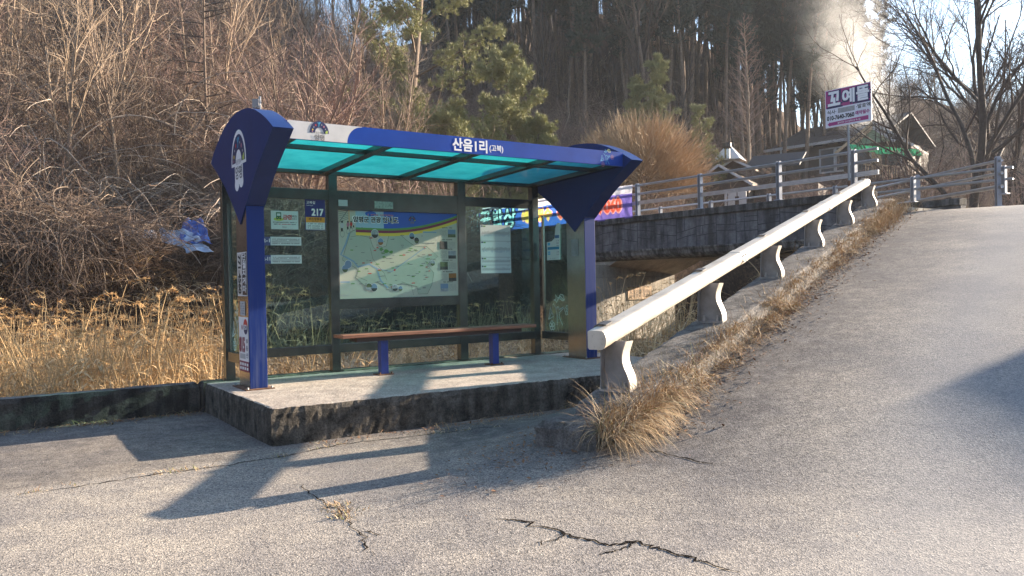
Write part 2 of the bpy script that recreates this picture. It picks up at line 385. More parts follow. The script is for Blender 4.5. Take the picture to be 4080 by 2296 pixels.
def rough_box(corners, z0, z1, mtop, mside, name, amp=0.012, step=0.06, edge=0.02, parent=None, seed=0, zf=None):
    """a cast block with worn, pitted faces: quad plan, sides subdivided and roughened"""
    r = np.random.default_rng(seed); C = [np.array(c, float) for c in corners]
    L1 = max(np.linalg.norm(C[1]-C[0]), np.linalg.norm(C[2]-C[3])); L2 = max(np.linalg.norm(C[3]-C[0]), np.linalg.norm(C[2]-C[1]))
    nu, nv = max(2, int(L1/step)), max(2, int(L2/step)); nz = max(2, int((z1-z0)/0.05))
    def pl(s, t): return (C[0]*(1-s) + C[1]*s)*(1-t) + (C[3]*(1-s) + C[2]*s)*t
    bm = bmesh.new(); grid = {}
    def vert(i, j, k):
        key = (i, j, k)
        if key not in grid:
            s, t, h = i/nu, j/nv, k/nz; p = pl(s, t); cx = pl(0.5, 0.5)
            onside = (i in (0, nu)) + (j in (0, nv))
            zz = z0 + (z1-z0)*h
            if zf: zz = zf(p, h)
            if onside:
                d = cx - p; d = d/np.linalg.norm(d)
                nrm = np.zeros(2)
                if i == 0: nrm = nrm + (C[1]-C[0])/L1
                if i == nu: nrm = nrm - (C[1]-C[0])/L1
                if j == 0: nrm = nrm + (C[3]-C[0])/L2
                if j == nv: nrm = nrm - (C[3]-C[0])/L2
                p = p + nrm*(abs(r.normal(0, amp)) + (edge*(0.6+0.8*r.random()) if k == nz else 0))
                if k == nz: zz -= edge*0.5*r.random()
            else: zz += r.normal(0, amp*0.15) if k == nz else 0
            grid[key] = bm.verts.new((p[0], p[1], zz))
        return grid[key]
    for i in range(nu):
        for j in range(nv):
            f = bm.faces.new([vert(i, j, nz), vert(i+1, j, nz), vert(i+1, j+1, nz), vert(i, j+1, nz)]); f.material_index = 0
    for k in range(nz):
        for i in range(nu):
            for j in (0, nv):
                f = bm.faces.new([vert(i, j, k), vert(i+1, j, k), vert(i+1, j, k+1), vert(i, j, k+1)]); f.material_index = 1
        for j in range(nv):
            for i in (0, nu):
                f = bm.faces.new([vert(i, j, k), vert(i, j+1, k), vert(i, j+1, k+1), vert(i, j, k+1)]); f.material_index = 1
    bmesh.ops.recalc_face_normals(bm, faces=bm.faces)
    me = bpy.data.meshes.new(name); bm.to_mesh(me); bm.free(); me.materials.append(mtop); me.materials.append(mside)
    ob = bpy.data.objects.new(name, me); COL.objects.link(ob)
    if parent: ob.parent = parent
    return ob
w2 = lambda a, b: W(a, b)[:2]
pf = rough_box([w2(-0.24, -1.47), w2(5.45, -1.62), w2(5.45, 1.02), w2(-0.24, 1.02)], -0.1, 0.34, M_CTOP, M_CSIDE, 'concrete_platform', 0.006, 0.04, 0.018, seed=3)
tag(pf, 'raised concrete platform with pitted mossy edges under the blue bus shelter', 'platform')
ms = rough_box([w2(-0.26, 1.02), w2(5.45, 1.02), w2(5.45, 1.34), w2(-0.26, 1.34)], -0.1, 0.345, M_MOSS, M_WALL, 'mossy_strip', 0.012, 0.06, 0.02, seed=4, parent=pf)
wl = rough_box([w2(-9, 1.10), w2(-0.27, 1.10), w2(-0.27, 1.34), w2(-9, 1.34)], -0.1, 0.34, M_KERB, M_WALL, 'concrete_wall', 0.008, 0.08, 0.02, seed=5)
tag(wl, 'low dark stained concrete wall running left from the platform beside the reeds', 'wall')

def kz(p, h):
    n, q = np_(p[0], p[1]); top = min(kerbz(n), 3.05); return top - 0.75*(1-h)
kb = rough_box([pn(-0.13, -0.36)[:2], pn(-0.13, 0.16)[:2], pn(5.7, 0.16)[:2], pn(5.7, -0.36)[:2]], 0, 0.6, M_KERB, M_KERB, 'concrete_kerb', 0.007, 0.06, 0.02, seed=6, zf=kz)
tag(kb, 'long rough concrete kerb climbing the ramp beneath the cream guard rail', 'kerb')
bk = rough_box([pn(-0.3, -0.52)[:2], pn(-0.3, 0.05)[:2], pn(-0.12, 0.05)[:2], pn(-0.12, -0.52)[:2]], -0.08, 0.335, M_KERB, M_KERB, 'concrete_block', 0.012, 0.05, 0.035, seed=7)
tag(bk, 'weathered concrete block at the low end of the kerb before the guard rail', 'block')

# ------------------------------------------------------------------ guard rail on the ramp
def rail_paint():
    m, nt, b, o = nodes('cream_rail_paint'); c = coords(nt); f = noise(nt, c, 3.2, 8, 0.7); g = noise(nt, c, 26, 6, 0.7)
    k = mixc(nt, 1.0, ramp(nt, f, [(0.32, (0.44, 0.37, 0.28)), (0.5, (0.60, 0.53, 0.43)), (0.75, (0.68, 0.61, 0.50))]), ramp(nt, g, [(0.28, (0.35, 0.27, 0.2)), (0.40, (1, 1, 1))]), 'MULTIPLY')
    nt.links.new(k, b.inputs['Base Color']); b.inputs['Roughness'].default_value = 0.5; bump(nt, b, f, 0.08, 0.02); return m
M_RAIL = rail_paint()
M_RAILP = mat('grey_rail_post_paint', (0.27, 0.255, 0.24), 0.55, var=0.3, scale=7, bmp=0.1, bscale=40)
M_BOLT = mat('zinc_bolt', (0.38, 0.37, 0.36), 0.5, 0.6)
M_CAP = mat('dark_rail_strap', (0.10, 0.095, 0.09), 0.5, 0.3)
EV = np.array((EX, EY, 0)); PV = np.array((EY, -EX, 0))
SL = np.array((EX*STEP, EY*STEP, 0.461)); SLN = SL/np.linalg.norm(SL)
def make_guard():
    root = empty('guard_rail', pn(0, -0.15, 0.503)); org = np.array(root.location)
    tag(root, 'long cream beam guard rail on S shaped grey posts along the ramp kerb', 'guard rail')
    sec = []                                                            # rounded beam section in (p, z)
    for i in range(13):
        t = -PI/2 + PI*i/12; sec.append((-0.20 + 0.065*math.cos(t)**0.7 if math.cos(t) > 0 else -0.20, 0.475 + 0.08*math.sin(t)))
    sec += [(-0.30, 0.555), (-0.31, 0.545), (-0.31, 0.41), (-0.295, 0.395)]
    U_ = Z; b = MB()
    a0 = pn(-0.06, 0, kerbz(-0.06)) - org; ln = 5.16*np.linalg.norm(SL)
    b.prism(sec, a0, PV, U_, SLN, ln, M_RAIL)
    b.build('beam', root, smooth=False, bevel=0.006)
    for nj in (1.5, 3.5):                                               # splice sleeves with bolt heads
        c = MB(); sc2 = [(-0.225 + (x + 0.225)*1.05, 0.475 + (y - 0.475)*1.06) for x, y in sec]; c.prism(sc2, pn(nj, 0, kerbz(nj)) - org, PV, U_, SLN, 0.16, M_RAIL)
        for dz in (-0.035, 0.035):
            for ds in (0.04, 0.12): q_ = pn(nj, -0.13, kerbz(nj) + 0.475 + dz) - org + SLN*ds; c.tube([q_, q_ + PV*0.012], 0.012, M_BOLT, 6)
        c.build('splice', root, bevel=0.003)
    key = [(0.0, 0.02), (-0.003, 0.09), (-0.022, 0.15), (-0.048, 0.205), (-0.064, 0.255), (-0.066, 0.305), (-0.056, 0.355), (-0.040, 0.40), (-0.030, 0.43)]
    sp_ = []
    for i in range(len(key)-1):
        p0, p1, p2, p3 = (np.array(key[max(0, min(len(key)-1, i+d))]) for d in (-1, 0, 1, 2))
        for t in (0, 0.34, 0.67): sp_.append(tuple(0.5*((2*p1) + (-p0+p2)*t + (2*p0-5*p1+4*p2-p3)*t*t + (-p0+3*p1-3*p2+p3)*t**3)))
    prof = [(-0.265, 0.02)] + sp_ + [key[-1], (-0.25, 0.43)]
    for n in range(6):
        o = pn(n, 0, kerbz(n)) - org; pb = MB()
        pb.prism(prof, o + EV*0.065, PV, Z, EV, 0.012, M_RAILP)          # web
        fl = prof[1:-1]
        for i in range(len(fl)-1):                                       # curved road side flange
            p, q = np.array(fl[i]), np.array(fl[i+1]); pb.add([o + PV*p[0] + Z*p[1], o + PV*q[0] + Z*q[1], o + PV*q[0] + Z*q[1] + EV*0.14, o + PV*p[0] + Z*p[1] + EV*0.14,
                o + PV*(p[0]+0.009) + Z*p[1], o + PV*(q[0]+0.009) + Z*q[1], o + PV*(q[0]+0.009) + Z*q[1] + EV*0.14, o + PV*(p[0]+0.009) + Z*p[1] + EV*0.14],
                [(0, 1, 2, 3), (4, 7, 6, 5), (0, 4, 5, 1), (3, 2, 6, 7), (0, 3, 7, 4), (1, 5, 6, 2)], M_RAIL)
        pb.prism([(-0.274, 0.02), (-0.265, 0.02), (-0.251, 0.47), (-0.26, 0.47)], o, PV, Z, EV, 0.14, M_RAILP)
        pb.prism([(-0.28, 0.0), (0.012, 0.0), (0.012, 0.02), (-0.28, 0.02)], o - EV*0.005, PV, Z, EV, 0.16, M_RAILP)
        ob = pb.build('post', root)
        for q in (-0.205, -0.055):
            c = MB(); p = o + PV*q + EV*0.028 + Z*0.02
            c.tube([p, p + Z*0.025], 0.021, M_BOLT, 6); c.tube([p + Z*0.025, p + Z*0.06], 0.013, M_BOLT, 8); c.build('bolt', ob)
        sp = MB()
        st = [(-0.205, 0.558), (-0.25, 0.563), (-0.292, 0.56), (-0.318, 0.545), (-0.323, 0.50), (-0.322, 0.42)]
        for i in range(len(st)-1):
            p, q = st[i], st[i+1]; sp.add([o + PV*p[0] + Z*(p[1]+0.004), o + PV*q[0] + Z*(q[1]+0.004), o + PV*q[0] + Z*(q[1]+0.004) + SLN*0.12, o + PV*p[0] + Z*(p[1]+0.004) + SLN*0.12], [(0, 1, 2, 3)], M_CAP)
        s_ = sp.build('strap', root); so = s_.modifiers.new('solid', 'SOLIDIFY'); so.thickness = 0.01
make_guard()

# ------------------------------------------------------------------ bus shelter
M_BLUE = mat('blue_shelter_paint', (0.004, 0.026, 0.13), 0.42, var=0.15, scale=3, spec=0.22)
M_FASC = mat('blue_fascia_paint', (0.006, 0.055, 0.32), 0.55, var=0.2, scale=2.5, spec=0.1)
M_WHITE = mat('dusty_white_panel', (0.62, 0.60, 0.57), 0.55, var=0.1, scale=8)
M_STEEL = mat('stainless_steel', (0.42, 0.41, 0.39), 0.27, 0.95, var=0.15, scale=9)
M_GSTEEL = mat('dull_steel_frame', (0.12, 0.135, 0.13), 0.26, 0.85, var=0.3, scale=7)
M_RUST = mat('rusty_plate', (0.16, 0.075, 0.04), 0.9, var=0.5, scale=20)
M_BLK = mat('black_ink', (0.012, 0.012, 0.014), 0.6)
M_WI = mat('white_ink', (0.80, 0.80, 0.80), 0.5)
M_NAVY = mat('navy_ink', (0.010, 0.016, 0.085), 0.5)
M_CY = mat('cyan_ink', (0.06, 0.42, 0.65), 0.5); M_GRN = mat('green_ink', (0.10, 0.26, 0.05), 0.5); M_LIME = mat('lime_ink', (0.45, 0.55, 0.10), 0.5)
M_RED = mat('red_ink', (0.50, 0.03, 0.03), 0.5); M_ORG = mat('orange_ink', (0.75, 0.30, 0.03), 0.5); M_YEL = mat('yellow_ink', (0.72, 0.52, 0.06), 0.5)
M_MAR = mat('maroon_ink', (0.20, 0.015, 0.06), 0.5); M_GREY = mat('grey_ink', (0.16, 0.16, 0.17), 0.6); M_LG = mat('light_grey_ink', (0.45, 0.46, 0.46), 0.6)
M_PINK = mat('pink_ink', (0.42, 0.16, 0.22), 0.5)
def faded_blue():
    m, nt, b, o = nodes('faded_blue_post_paint'); c = coords(nt, 'Object', (16, 16, 0.9)); f = noise(nt, c, 1.3, 6, 0.65); sp = nt.nodes.new('ShaderNodeSeparateXYZ'); nt.links.new(coords(nt), sp.inputs[0])
    mr = nt.nodes.new('ShaderNodeMapRange'); mr.inputs[1].default_value = 0.0; mr.inputs[2].default_value = 1.5; mr.inputs[3].default_value = 0.75; mr.inputs[4].default_value = 0.0; nt.links.new(sp.outputs[2], mr.inputs[0])
    st = ramp(nt, f, [(0.48, (0, 0, 0)), (0.72, (1, 1, 1))]); k = nt.nodes.new('ShaderNodeMath'); k.operation = 'MULTIPLY'; nt.links.new(st, k.inputs[0]); nt.links.new(mr.outputs[0], k.inputs[1])
    nt.links.new(mixc(nt, k.outputs[0], (0.005, 0.028, 0.16), (0.11, 0.13, 0.22)), b.inputs['Base Color']); b.inputs['Roughness'].default_value = 0.45; b.inputs['Specular IOR Level'].default_value = 0.2; return m
def schlick(nt, k=0.07):
    lw = nt.nodes.new('ShaderNodeLayerWeight'); lw.inputs[0].default_value = 0.5
    p = nt.nodes.new('ShaderNodeMath'); p.operation = 'POWER'; p.inputs[1].default_value = 4.0; nt.links.new(lw.outputs['Facing'], p.inputs[0])
    q = nt.nodes.new('ShaderNodeMath'); q.operation = 'MULTIPLY_ADD'; q.inputs[1].default_value = 0.85; q.inputs[2].default_value = k; nt.links.new(p.outputs[0], q.inputs[0])
    return q.outputs[0]
def glass_mat(name, tint, refl=0.08, dirt=0.06, dcol=(0.3, 0.33, 0.3)):
    m = bpy.data.materials.new(name); m.use_nodes = True; nt = m.node_tree; nt.nodes.remove(nt.nodes['Principled BSDF']); o = nt.nodes['Material Output']
    tr = nt.nodes.new('ShaderNodeBsdfTransparent'); tr.inputs[0].default_value = (*tint, 1)
    gl = nt.nodes.new('ShaderNodeBsdfGlossy'); gl.inputs['Roughness'].default_value = 0.02; gl.inputs[0].default_value = (0.85, 0.95, 0.92, 1)
    mx = nt.nodes.new('ShaderNodeMixShader'); nt.links.new(schlick(nt, refl), mx.inputs[0]); nt.links.new(tr.outputs[0], mx.inputs[1]); nt.links.new(gl.outputs[0], mx.inputs[2])
    df = nt.nodes.new('ShaderNodeBsdfDiffuse'); df.inputs[0].default_value = (*dcol, 1)
    c = coords(nt); f = noise(nt, c, 2.2, 7, 0.65); mr = nt.nodes.new('ShaderNodeMapRange'); mr.inputs[1].default_value = 0.35; mr.inputs[2].default_value = 0.75; mr.inputs[3].default_value = dirt*0.4; mr.inputs[4].default_value = dirt*1.8
    nt.links.new(f, mr.inputs[0]); m2 = nt.nodes.new('ShaderNodeMixShader'); nt.links.new(mr.outputs[0], m2.inputs[0]); nt.links.new(mx.outputs[0], m2.inputs[1]); nt.links.new(df.outputs[0], m2.inputs[2])
    nt.links.new(m2.outputs[0], o.inputs[0]); return m
M_GLASS = glass_mat('greenish_safety_glass', (0.60, 0.79, 0.80), dirt=0.014, dcol=(0.22, 0.30, 0.29))
def roof_mat():
    m = bpy.data.materials.new('teal_roof_glass'); m.use_nodes = True; nt = m.node_tree; nt.nodes.remove(nt.nodes['Principled BSDF']); o = nt.nodes['Material Output']
    c = coords(nt); f = noise(nt, c, 3.0, 7, 0.7)
    tl = nt.nodes.new('ShaderNodeBsdfTranslucent'); nt.links.new(ramp(nt, f, [(0.3, (0.09, 0.56, 0.58)), (0.7, (0.20, 0.78, 0.80))]), tl.inputs[0])
    tr = nt.nodes.new('ShaderNodeBsdfTransparent'); tr.inputs[0].default_value = (0.12, 0.58, 0.58, 1)
    gl = nt.nodes.new('ShaderNodeBsdfGlossy'); gl.inputs['Roughness'].default_value = 0.06
    m1 = nt.nodes.new('ShaderNodeMixShader'); m1.inputs[0].default_value = 0.12; nt.links.new(tl.outputs[0], m1.inputs[1]); nt.links.new(tr.outputs[0], m1.inputs[2])
    m2 = nt.nodes.new('ShaderNodeMixShader'); nt.links.new(schlick(nt, 0.05), m2.inputs[0]); nt.links.new(m1.outputs[0], m2.inputs[1]); nt.links.new(gl.outputs[0], m2.inputs[2])
    nt.links.new(m2.outputs[0], o.inputs[0]); return m
M_ROOF = roof_mat()

M_BLUEP = faded_blue()
def fan_poly():
    top = [(1.417, 2.631), (1.22, 2.755), (0.98, 2.872), (0.78, 2.945), (0.507, 3.01), (0.21, 3.035), (-0.038, 3.022), (-0.22, 2.995), (-0.395, 2.95), (-0.603, 2.872), (-0.80, 2.782), (-0.999, 2.669)]
    # densify the arc smoothly
    T = []; k = len(top)
    for i in range(k-1):
        p0, p1, p2, p3 = (np.array(top[max(0, min(k-1, i+d))]) for d in (-1, 0, 1, 2))
        for t in (0, 0.25, 0.5, 0.75):
            T.append(tuple(0.5*((2*p1) + (-p0+p2)*t + (2*p0-5*p1+4*p2-p3)*t*t + (-p0+3*p1-3*p2+p3)*t**3)))
    T.append(top[-1])
    front = [(-0.78, 2.535), (-0.569, 2.41), (-0.365, 2.27), (-0.15, 2.10), (-0.025, 1.995)]
    rear = [(0.445, 1.995), (0.58, 2.105), (0.785, 2.265), (0.99, 2.395), (1.2, 2.515)]
    return T, front, rear
def emblem(mb, o, u, w, k, outline=True, off=None):
    """arched county emblem: dark arch with coloured marks, two small words below; k = width of the arch"""
    d = off
    O = lambda t: np.array(o, float) + d*t
    r = k/2
    if outline:
        mb.arch(0, 0, 0.30*r, 1.13*r, -0.05, PI+0.05, O(0.001), u, w, M_WI, sy=1.25)
        mb.rect(-1.13*r, -0.13*r, 1.13*r, 0.02*r, O(0.001), u, w, M_WI)
        mb.ell(0, 0.1*r, 0.5*r, 0.6*r, O(0.0012), u, w, M_WI)
        mb.rect(-0.62*r, -0.95*r, 0.62*r, 0.0, O(0.0011), u, w, M_WI)
        mb.ell(-0.33*r, -0.95*r, 0.33*r, 0.30*r, O(0.0012), u, w, M_WI); mb.ell(0.33*r, -0.85*r, 0.33*r, 0.30*r, O(0.0012), u, w, M_WI)
    mb.arch(0, 0, 0.45*r, r, 0, PI, O(0.002), u, w, M_NAVY, sy=1.22)
    for t, mm, sz in ((0.12, M_LIME, 0.11), (0.85, M_PINK, 0.09), (1.2, M_LG, 0.05), (2.1, M_RED, 0.08), (2.45, M_LG, 0.05), (2.8, M_YEL, 0.08), (0.5, M_LG, 0.05), (3.02, M_PINK, 0.06)):
        mb.ell(0.73*r*math.cos(t), 0.88*r*math.sin(t), sz*r, sz*r*1.2, O(0.003), u, w, mm, 8)
    mb.ell(0.80*r, 0.16*r, 0.09*r, 0.16*r, O(0.0032), u, w, M_LIME, 8)
    mb.line([(-0.16*r, 1.05*r), (-0.02*r, 0.85*r), (-0.06*r, 0.62*r)], 0.06*r, O(0.003), u, w, M_CY); mb.line([(0.14*r, 1.08*r), (-0.02*r, 0.87*r)], 0.06*r, O(0.003), u, w, M_CY)
    mb.ell(-0.0*r, 1.04*r, 0.05*r, 0.06*r, O(0.003), u, w, M_CY, 8)
    mb.text('맑은행복', 0, 0.02*r, 0.78*r, 0.22*r, O(0.003), u, w, M_GREY)
    mb.text('양평', 0, -0.45*r, 1.0*r, 0.56*r, O(0.003), u, w, M_GREY, 0.02)
def scribble(mb, x0, x1, y, h, o, u, w, mt, n=26, seed=0):
    r = np.random.default_rng(seed); s = (x1-x0)/n
    for i in range(n):
        if r.random() < 0.12: continue
        mb.rect(x0 + s*i, y - h/2*r.uniform(0.5, 1), x0 + s*(i+0.68), y + h/2*r.uniform(0.5, 1), o, u, w, mt)
def figure_etch(mb, o, u, w, k, mt, mt2=None, mt3=None):
    mt2 = mt2 or mt; mt3 = mt3 or mt; lw = 0.028*k
    body = [(-0.34, 0.42), (-0.3, 0.46), (-0.1, 0.24), (-0.06, 0.3), (0.0, 0.36), (0.06, 0.3), (0.08, 0.22), (0.36, 0.33), (0.37, 0.28), (0.1, 0.1), (0.08, -0.1), (0.3, -0.42)]
    mb.line([(x*k, y*k) for x, y in body], lw, o, u, w, mt); mb.line([(-0.1*k, 0.24*k), (-0.06*k, -0.1*k), (-0.08*k, -0.42*k)], lw, o, u, w, mt)
    leaf = [(0.12, 0.78), (0.2, 0.86), (0.36, 0.82), (0.44, 0.62), (0.3, 0.58), (0.16, 0.66)]
    mb.line([(x*k, y*k) for x, y in leaf], lw, o, u, w, mt2, True); mb.line([(0.14*k, 0.8*k), (0.42*k, 0.6*k)], lw*0.7, o, u, w, mt2)
    bird = [(-0.28, 0.6), (-0.12, 0.66), (-0.16, 0.84), (-0.02, 0.7), (0.1, 0.74), (-0.02, 0.6), (-0.1, 0.5), (-0.14, 0.6)]
    mb.line([(x*k, y*k) for x, y in bird], lw, o, u, w, mt, True)
    for cx, cy in ((0.62, 0.2), (-0.42, -0.45)):
        for i in range(5):
            t = 2*PI*i/5 + 0.4; c = (cx + 0.11*math.cos(t), cy + 0.12*math.sin(t))
            mb.line([((c[0] + 0.075*math.cos(q))*k, (c[1] + 0.085*math.sin(q))*k) for q in np.linspace(0, 2*PI, 9)[:-1]], lw*0.8, o, u, w, mt3, True)
    gk = [(-0.66, -0.2), (-0.5, 0.32), (-0.4, 0.05), (-0.3, -0.06)]
    mb.line([(x*k, y*k) for x, y in gk], lw, o, u, w, mt, True); mb.line([(-0.66*k, -0.2*k), (-0.42*k, 0.1*k)], lw*0.8, o, u, w, mt)

def make_shelter():
    root = empty('bus_shelter', P0, TH)
    tag(root, 'blue and white bus shelter with fan shaped end panels and a teal glass roof', 'bus shelter')
    L = 4.69; wd = 0.19
    T, fr, re = fan_poly()
    outline = T + fr + [(0.21, 1.80)] + re
    for a0, side in ((0.0, -1), (L, 1)):
        fb = MB()
        fb.prism([(b, z) for b, z in T + fr + re], (a0, 0, 0), Y, Z, X, wd, M_BLUE)
        # thin outer and inner face sheets that run on to a point over the post
        tip = [(-0.025, 2.0), (0.21, 1.80), (0.445, 2.0)]
        fb.prism(tip, (a0 - 0.008, 0, 0), Y, Z, X, 0.008, M_BLUE); fb.prism(tip, (a0 + wd, 0, 0), Y, Z, X, 0.008, M_BLUE)
        fb.prism(T + fr + re, (a0 - 0.008, 0, 0), Y, Z, X, 0.008, M_BLUE); fb.prism(T + fr + re, (a0 + wd, 0, 0), Y, Z, X, 0.008, M_BLUE)
        fo = fb.build('fan_panel', root, bevel=0.004)
        pb = MB()
        pb.box(a0 + 0.003, a0 + wd - 0.003, 0.004, 0.413, 0.012, 1.99, M_STEEL)
        pb.box(a0, a0 + wd, -0.004, 0.004, 0.012, 1.993, M_BLUEP)
        po = pb.build('front_post', root, bevel=0.004)
        bp = MB(); bp.box(a0 - 0.06, a0 + wd + 0.06, -0.06, 0.48, 0.0, 0.012, M_RUST); bp.build('base_plate', po)
        for q in ((a0 - 0.035, -0.035), (a0 + wd + 0.035, -0.035), (a0 - 0.035, 0.45)):
            bb = MB(); bb.tube([(q[0], q[1], 0.01), (q[0], q[1], 0.032)], 0.012, M_BOLT, 6); bb.build('anchor_bolt', po)
        if side < 0:
            em = MB(); emblem(em, (a0 - 0.009, 0.205, 2.485), -Y, Z, 0.50, True, -X*1.0); em.build('emblem', fo)
    # rear posts
    for a0, a1 in ((0.03, 0.14), (1.36, 1.475), (3.275, 3.40), (4.575, 4.685)):
        pb = MB(); pb.box(a0, a1, 1.075, 1.185, 0.01, 2.53, M_GSTEEL); po = pb.build('rear_post', root, bevel=0.004)
        bp = MB(); bp.box(a0-0.03, a1+0.03, 1.05, 1.21, 0.0, 0.01, M_GSTEEL); bp.build('base_plate', po)
    # frames: rails between posts, glass
    bays = ((0.14, 1.36), (1.475, 3.275), (3.40, 4.575))
    for i, (a0, a1) in enumerate(bays):
        for z0, z1 in ((2.205, 2.335), (0.237, 0.35)) if i != 1 else ((2.085, 2.335), (0.237, 0.35), (0.80, 0.928)):
            rb = MB(); rb.box(a0, a1, 1.082, 1.165, z0, z1, M_GSTEEL); rb.build('rail', root, bevel=0.003)
        gb = MB()
        if i != 1: gb.box(a0 + 0.002, a1 - 0.002, 1.112, 1.120, 0.352, 2.203, M_GLASS)
        else: gb.box(a0 + 0.002, a1 - 0.002, 1.112, 1.120, 0.352, 0.798, M_GLASS)
        gb.build('glass_pane', root)
    # side wings: glass between rear post and front post
    for a0, side in ((0.085, -1), (L + 0.055, 1)):
        rb = MB(); rb.box(a0 - 0.04, a0 + 0.04, 0.415, 1.075, 0.237, 0.35, M_GSTEEL); rb.build('rail', root, bevel=0.003)
        gb = MB(); gb.box(a0 - 0.004, a0 + 0.004, 0.43, 1.03, 0.352, 2.10, M_GLASS); g = gb.build('glass_pane', root)
        sb = MB(); sb.box(a0 - 0.012, a0 + 0.012, 1.03, 1.075, 0.352, 2.10, M_STEEL); sb.build('glass_clamp', root)
        et = MB(); figure_etch(et, (a0 - 0.0055, 0.71, 0.60), -Y, Z, 0.36, mat('etched_white', (0.55, 0.62, 0.60), 0.7)); et.build('etching', g)
    # roof
    zr = lambda b: 2.665 - 0.037*(b + 0.8)
    R0, R1 = -0.80, 1.20
    raf = (0.24, 1.315, 2.44, 3.565, 4.64)
    for i, a in enumerate(raf):
        rb = MB(); w_ = 0.055
        rb.add([(a + sx_*w_, b, zr(b) + dz) for dz in (-0.065, -0.004) for b in (R0, R1) for sx_ in (-1, 1)], [(0, 1, 3, 2), (4, 6, 7, 5), (0, 4, 5, 1), (2, 3, 7, 6), (0, 2, 6, 4), (1, 5, 7, 3)], M_GSTEEL)
        rb.build('rafter', root, bevel=0.003)
    bb = MB(); bb.box(wd, L, 1.07, 1.19, 2.53, 2.575, M_GSTEEL); bb.build('rear_beam', root, bevel=0.003)
    for i in range(4):
        a0, a1 = raf[i] + 0.055, raf[i+1] - 0.055
        pb = MB(); b = -0.28
        pb.add([(a, bb_, zr(bb_) + dz) for dz in (-0.05, -0.006) for bb_ in (b-0.035, b+0.035) for a in (a0, a1)], [(0, 1, 3, 2), (4, 6, 7, 5), (0, 4, 5, 1), (2, 3, 7, 6), (0, 2, 6, 4), (1, 5, 7, 3)], M_GSTEEL)
        pb.build('purlin', root)
        gb = MB(); a0 -= 0.053; a1 += 0.053
        gb.add([(a, bb_, zr(bb_) + dz) for dz in (0.0, 0.008) for bb_ in (R0, R1) for a in (a0, a1)], [(0, 1, 3, 2), (4, 6, 7, 5), (0, 4, 5, 1), (2, 3, 7, 6), (0, 2, 6, 4), (1, 5, 7, 3)], M_ROOF)
        gb.build('roof_pane', root)
    # fascia
    fb = MB(); f0 = -0.832
    fb.box(wd, L, f0, f0 + 0.035, 2.60, 2.785, M_FASC)
    O = np.array((0, f0 - 0.0015, 0))
    cv = [(wd + 0.001, 2.601), (0.825, 2.601)] + [(0.825 + 0.17*(1-math.cos(t)), 2.601 + 0.178*math.sin(t)) for t in np.linspace(0.15, PI/2, 8)] + [(0.995, 2.784), (wd + 0.001, 2.784)]
    fb.poly(cv, O, X, Z, M_WHITE)
    fo = fb.build('fascia', root)
    tb = MB(); emblem(tb, (0.522, f0 - 0.002, 2.678), X, Z, 0.205, False, -Y); tb.build('emblem', fo)
    tb = MB(); O = np.array((0, f0 - 0.003, 0))
    tb.text('산음1리', 2.33, 2.692, 0.46, 0.142, O, X, Z, M_WI, 0.028); tb.text('(고북)', 2.69, 2.678, 0.19, 0.088, O, X, Z, M_WI, 0.022)
    tb.build('lettering', fo); tb = MB()
    figure_etch(tb, (4.40, f0 - 0.003, 2.675), X, Z, 0.155, M_CY, M_LIME, M_PINK)
    tb.build('figure_drawing', fo)
    make_map(root)
    make_notices(root)
    return root

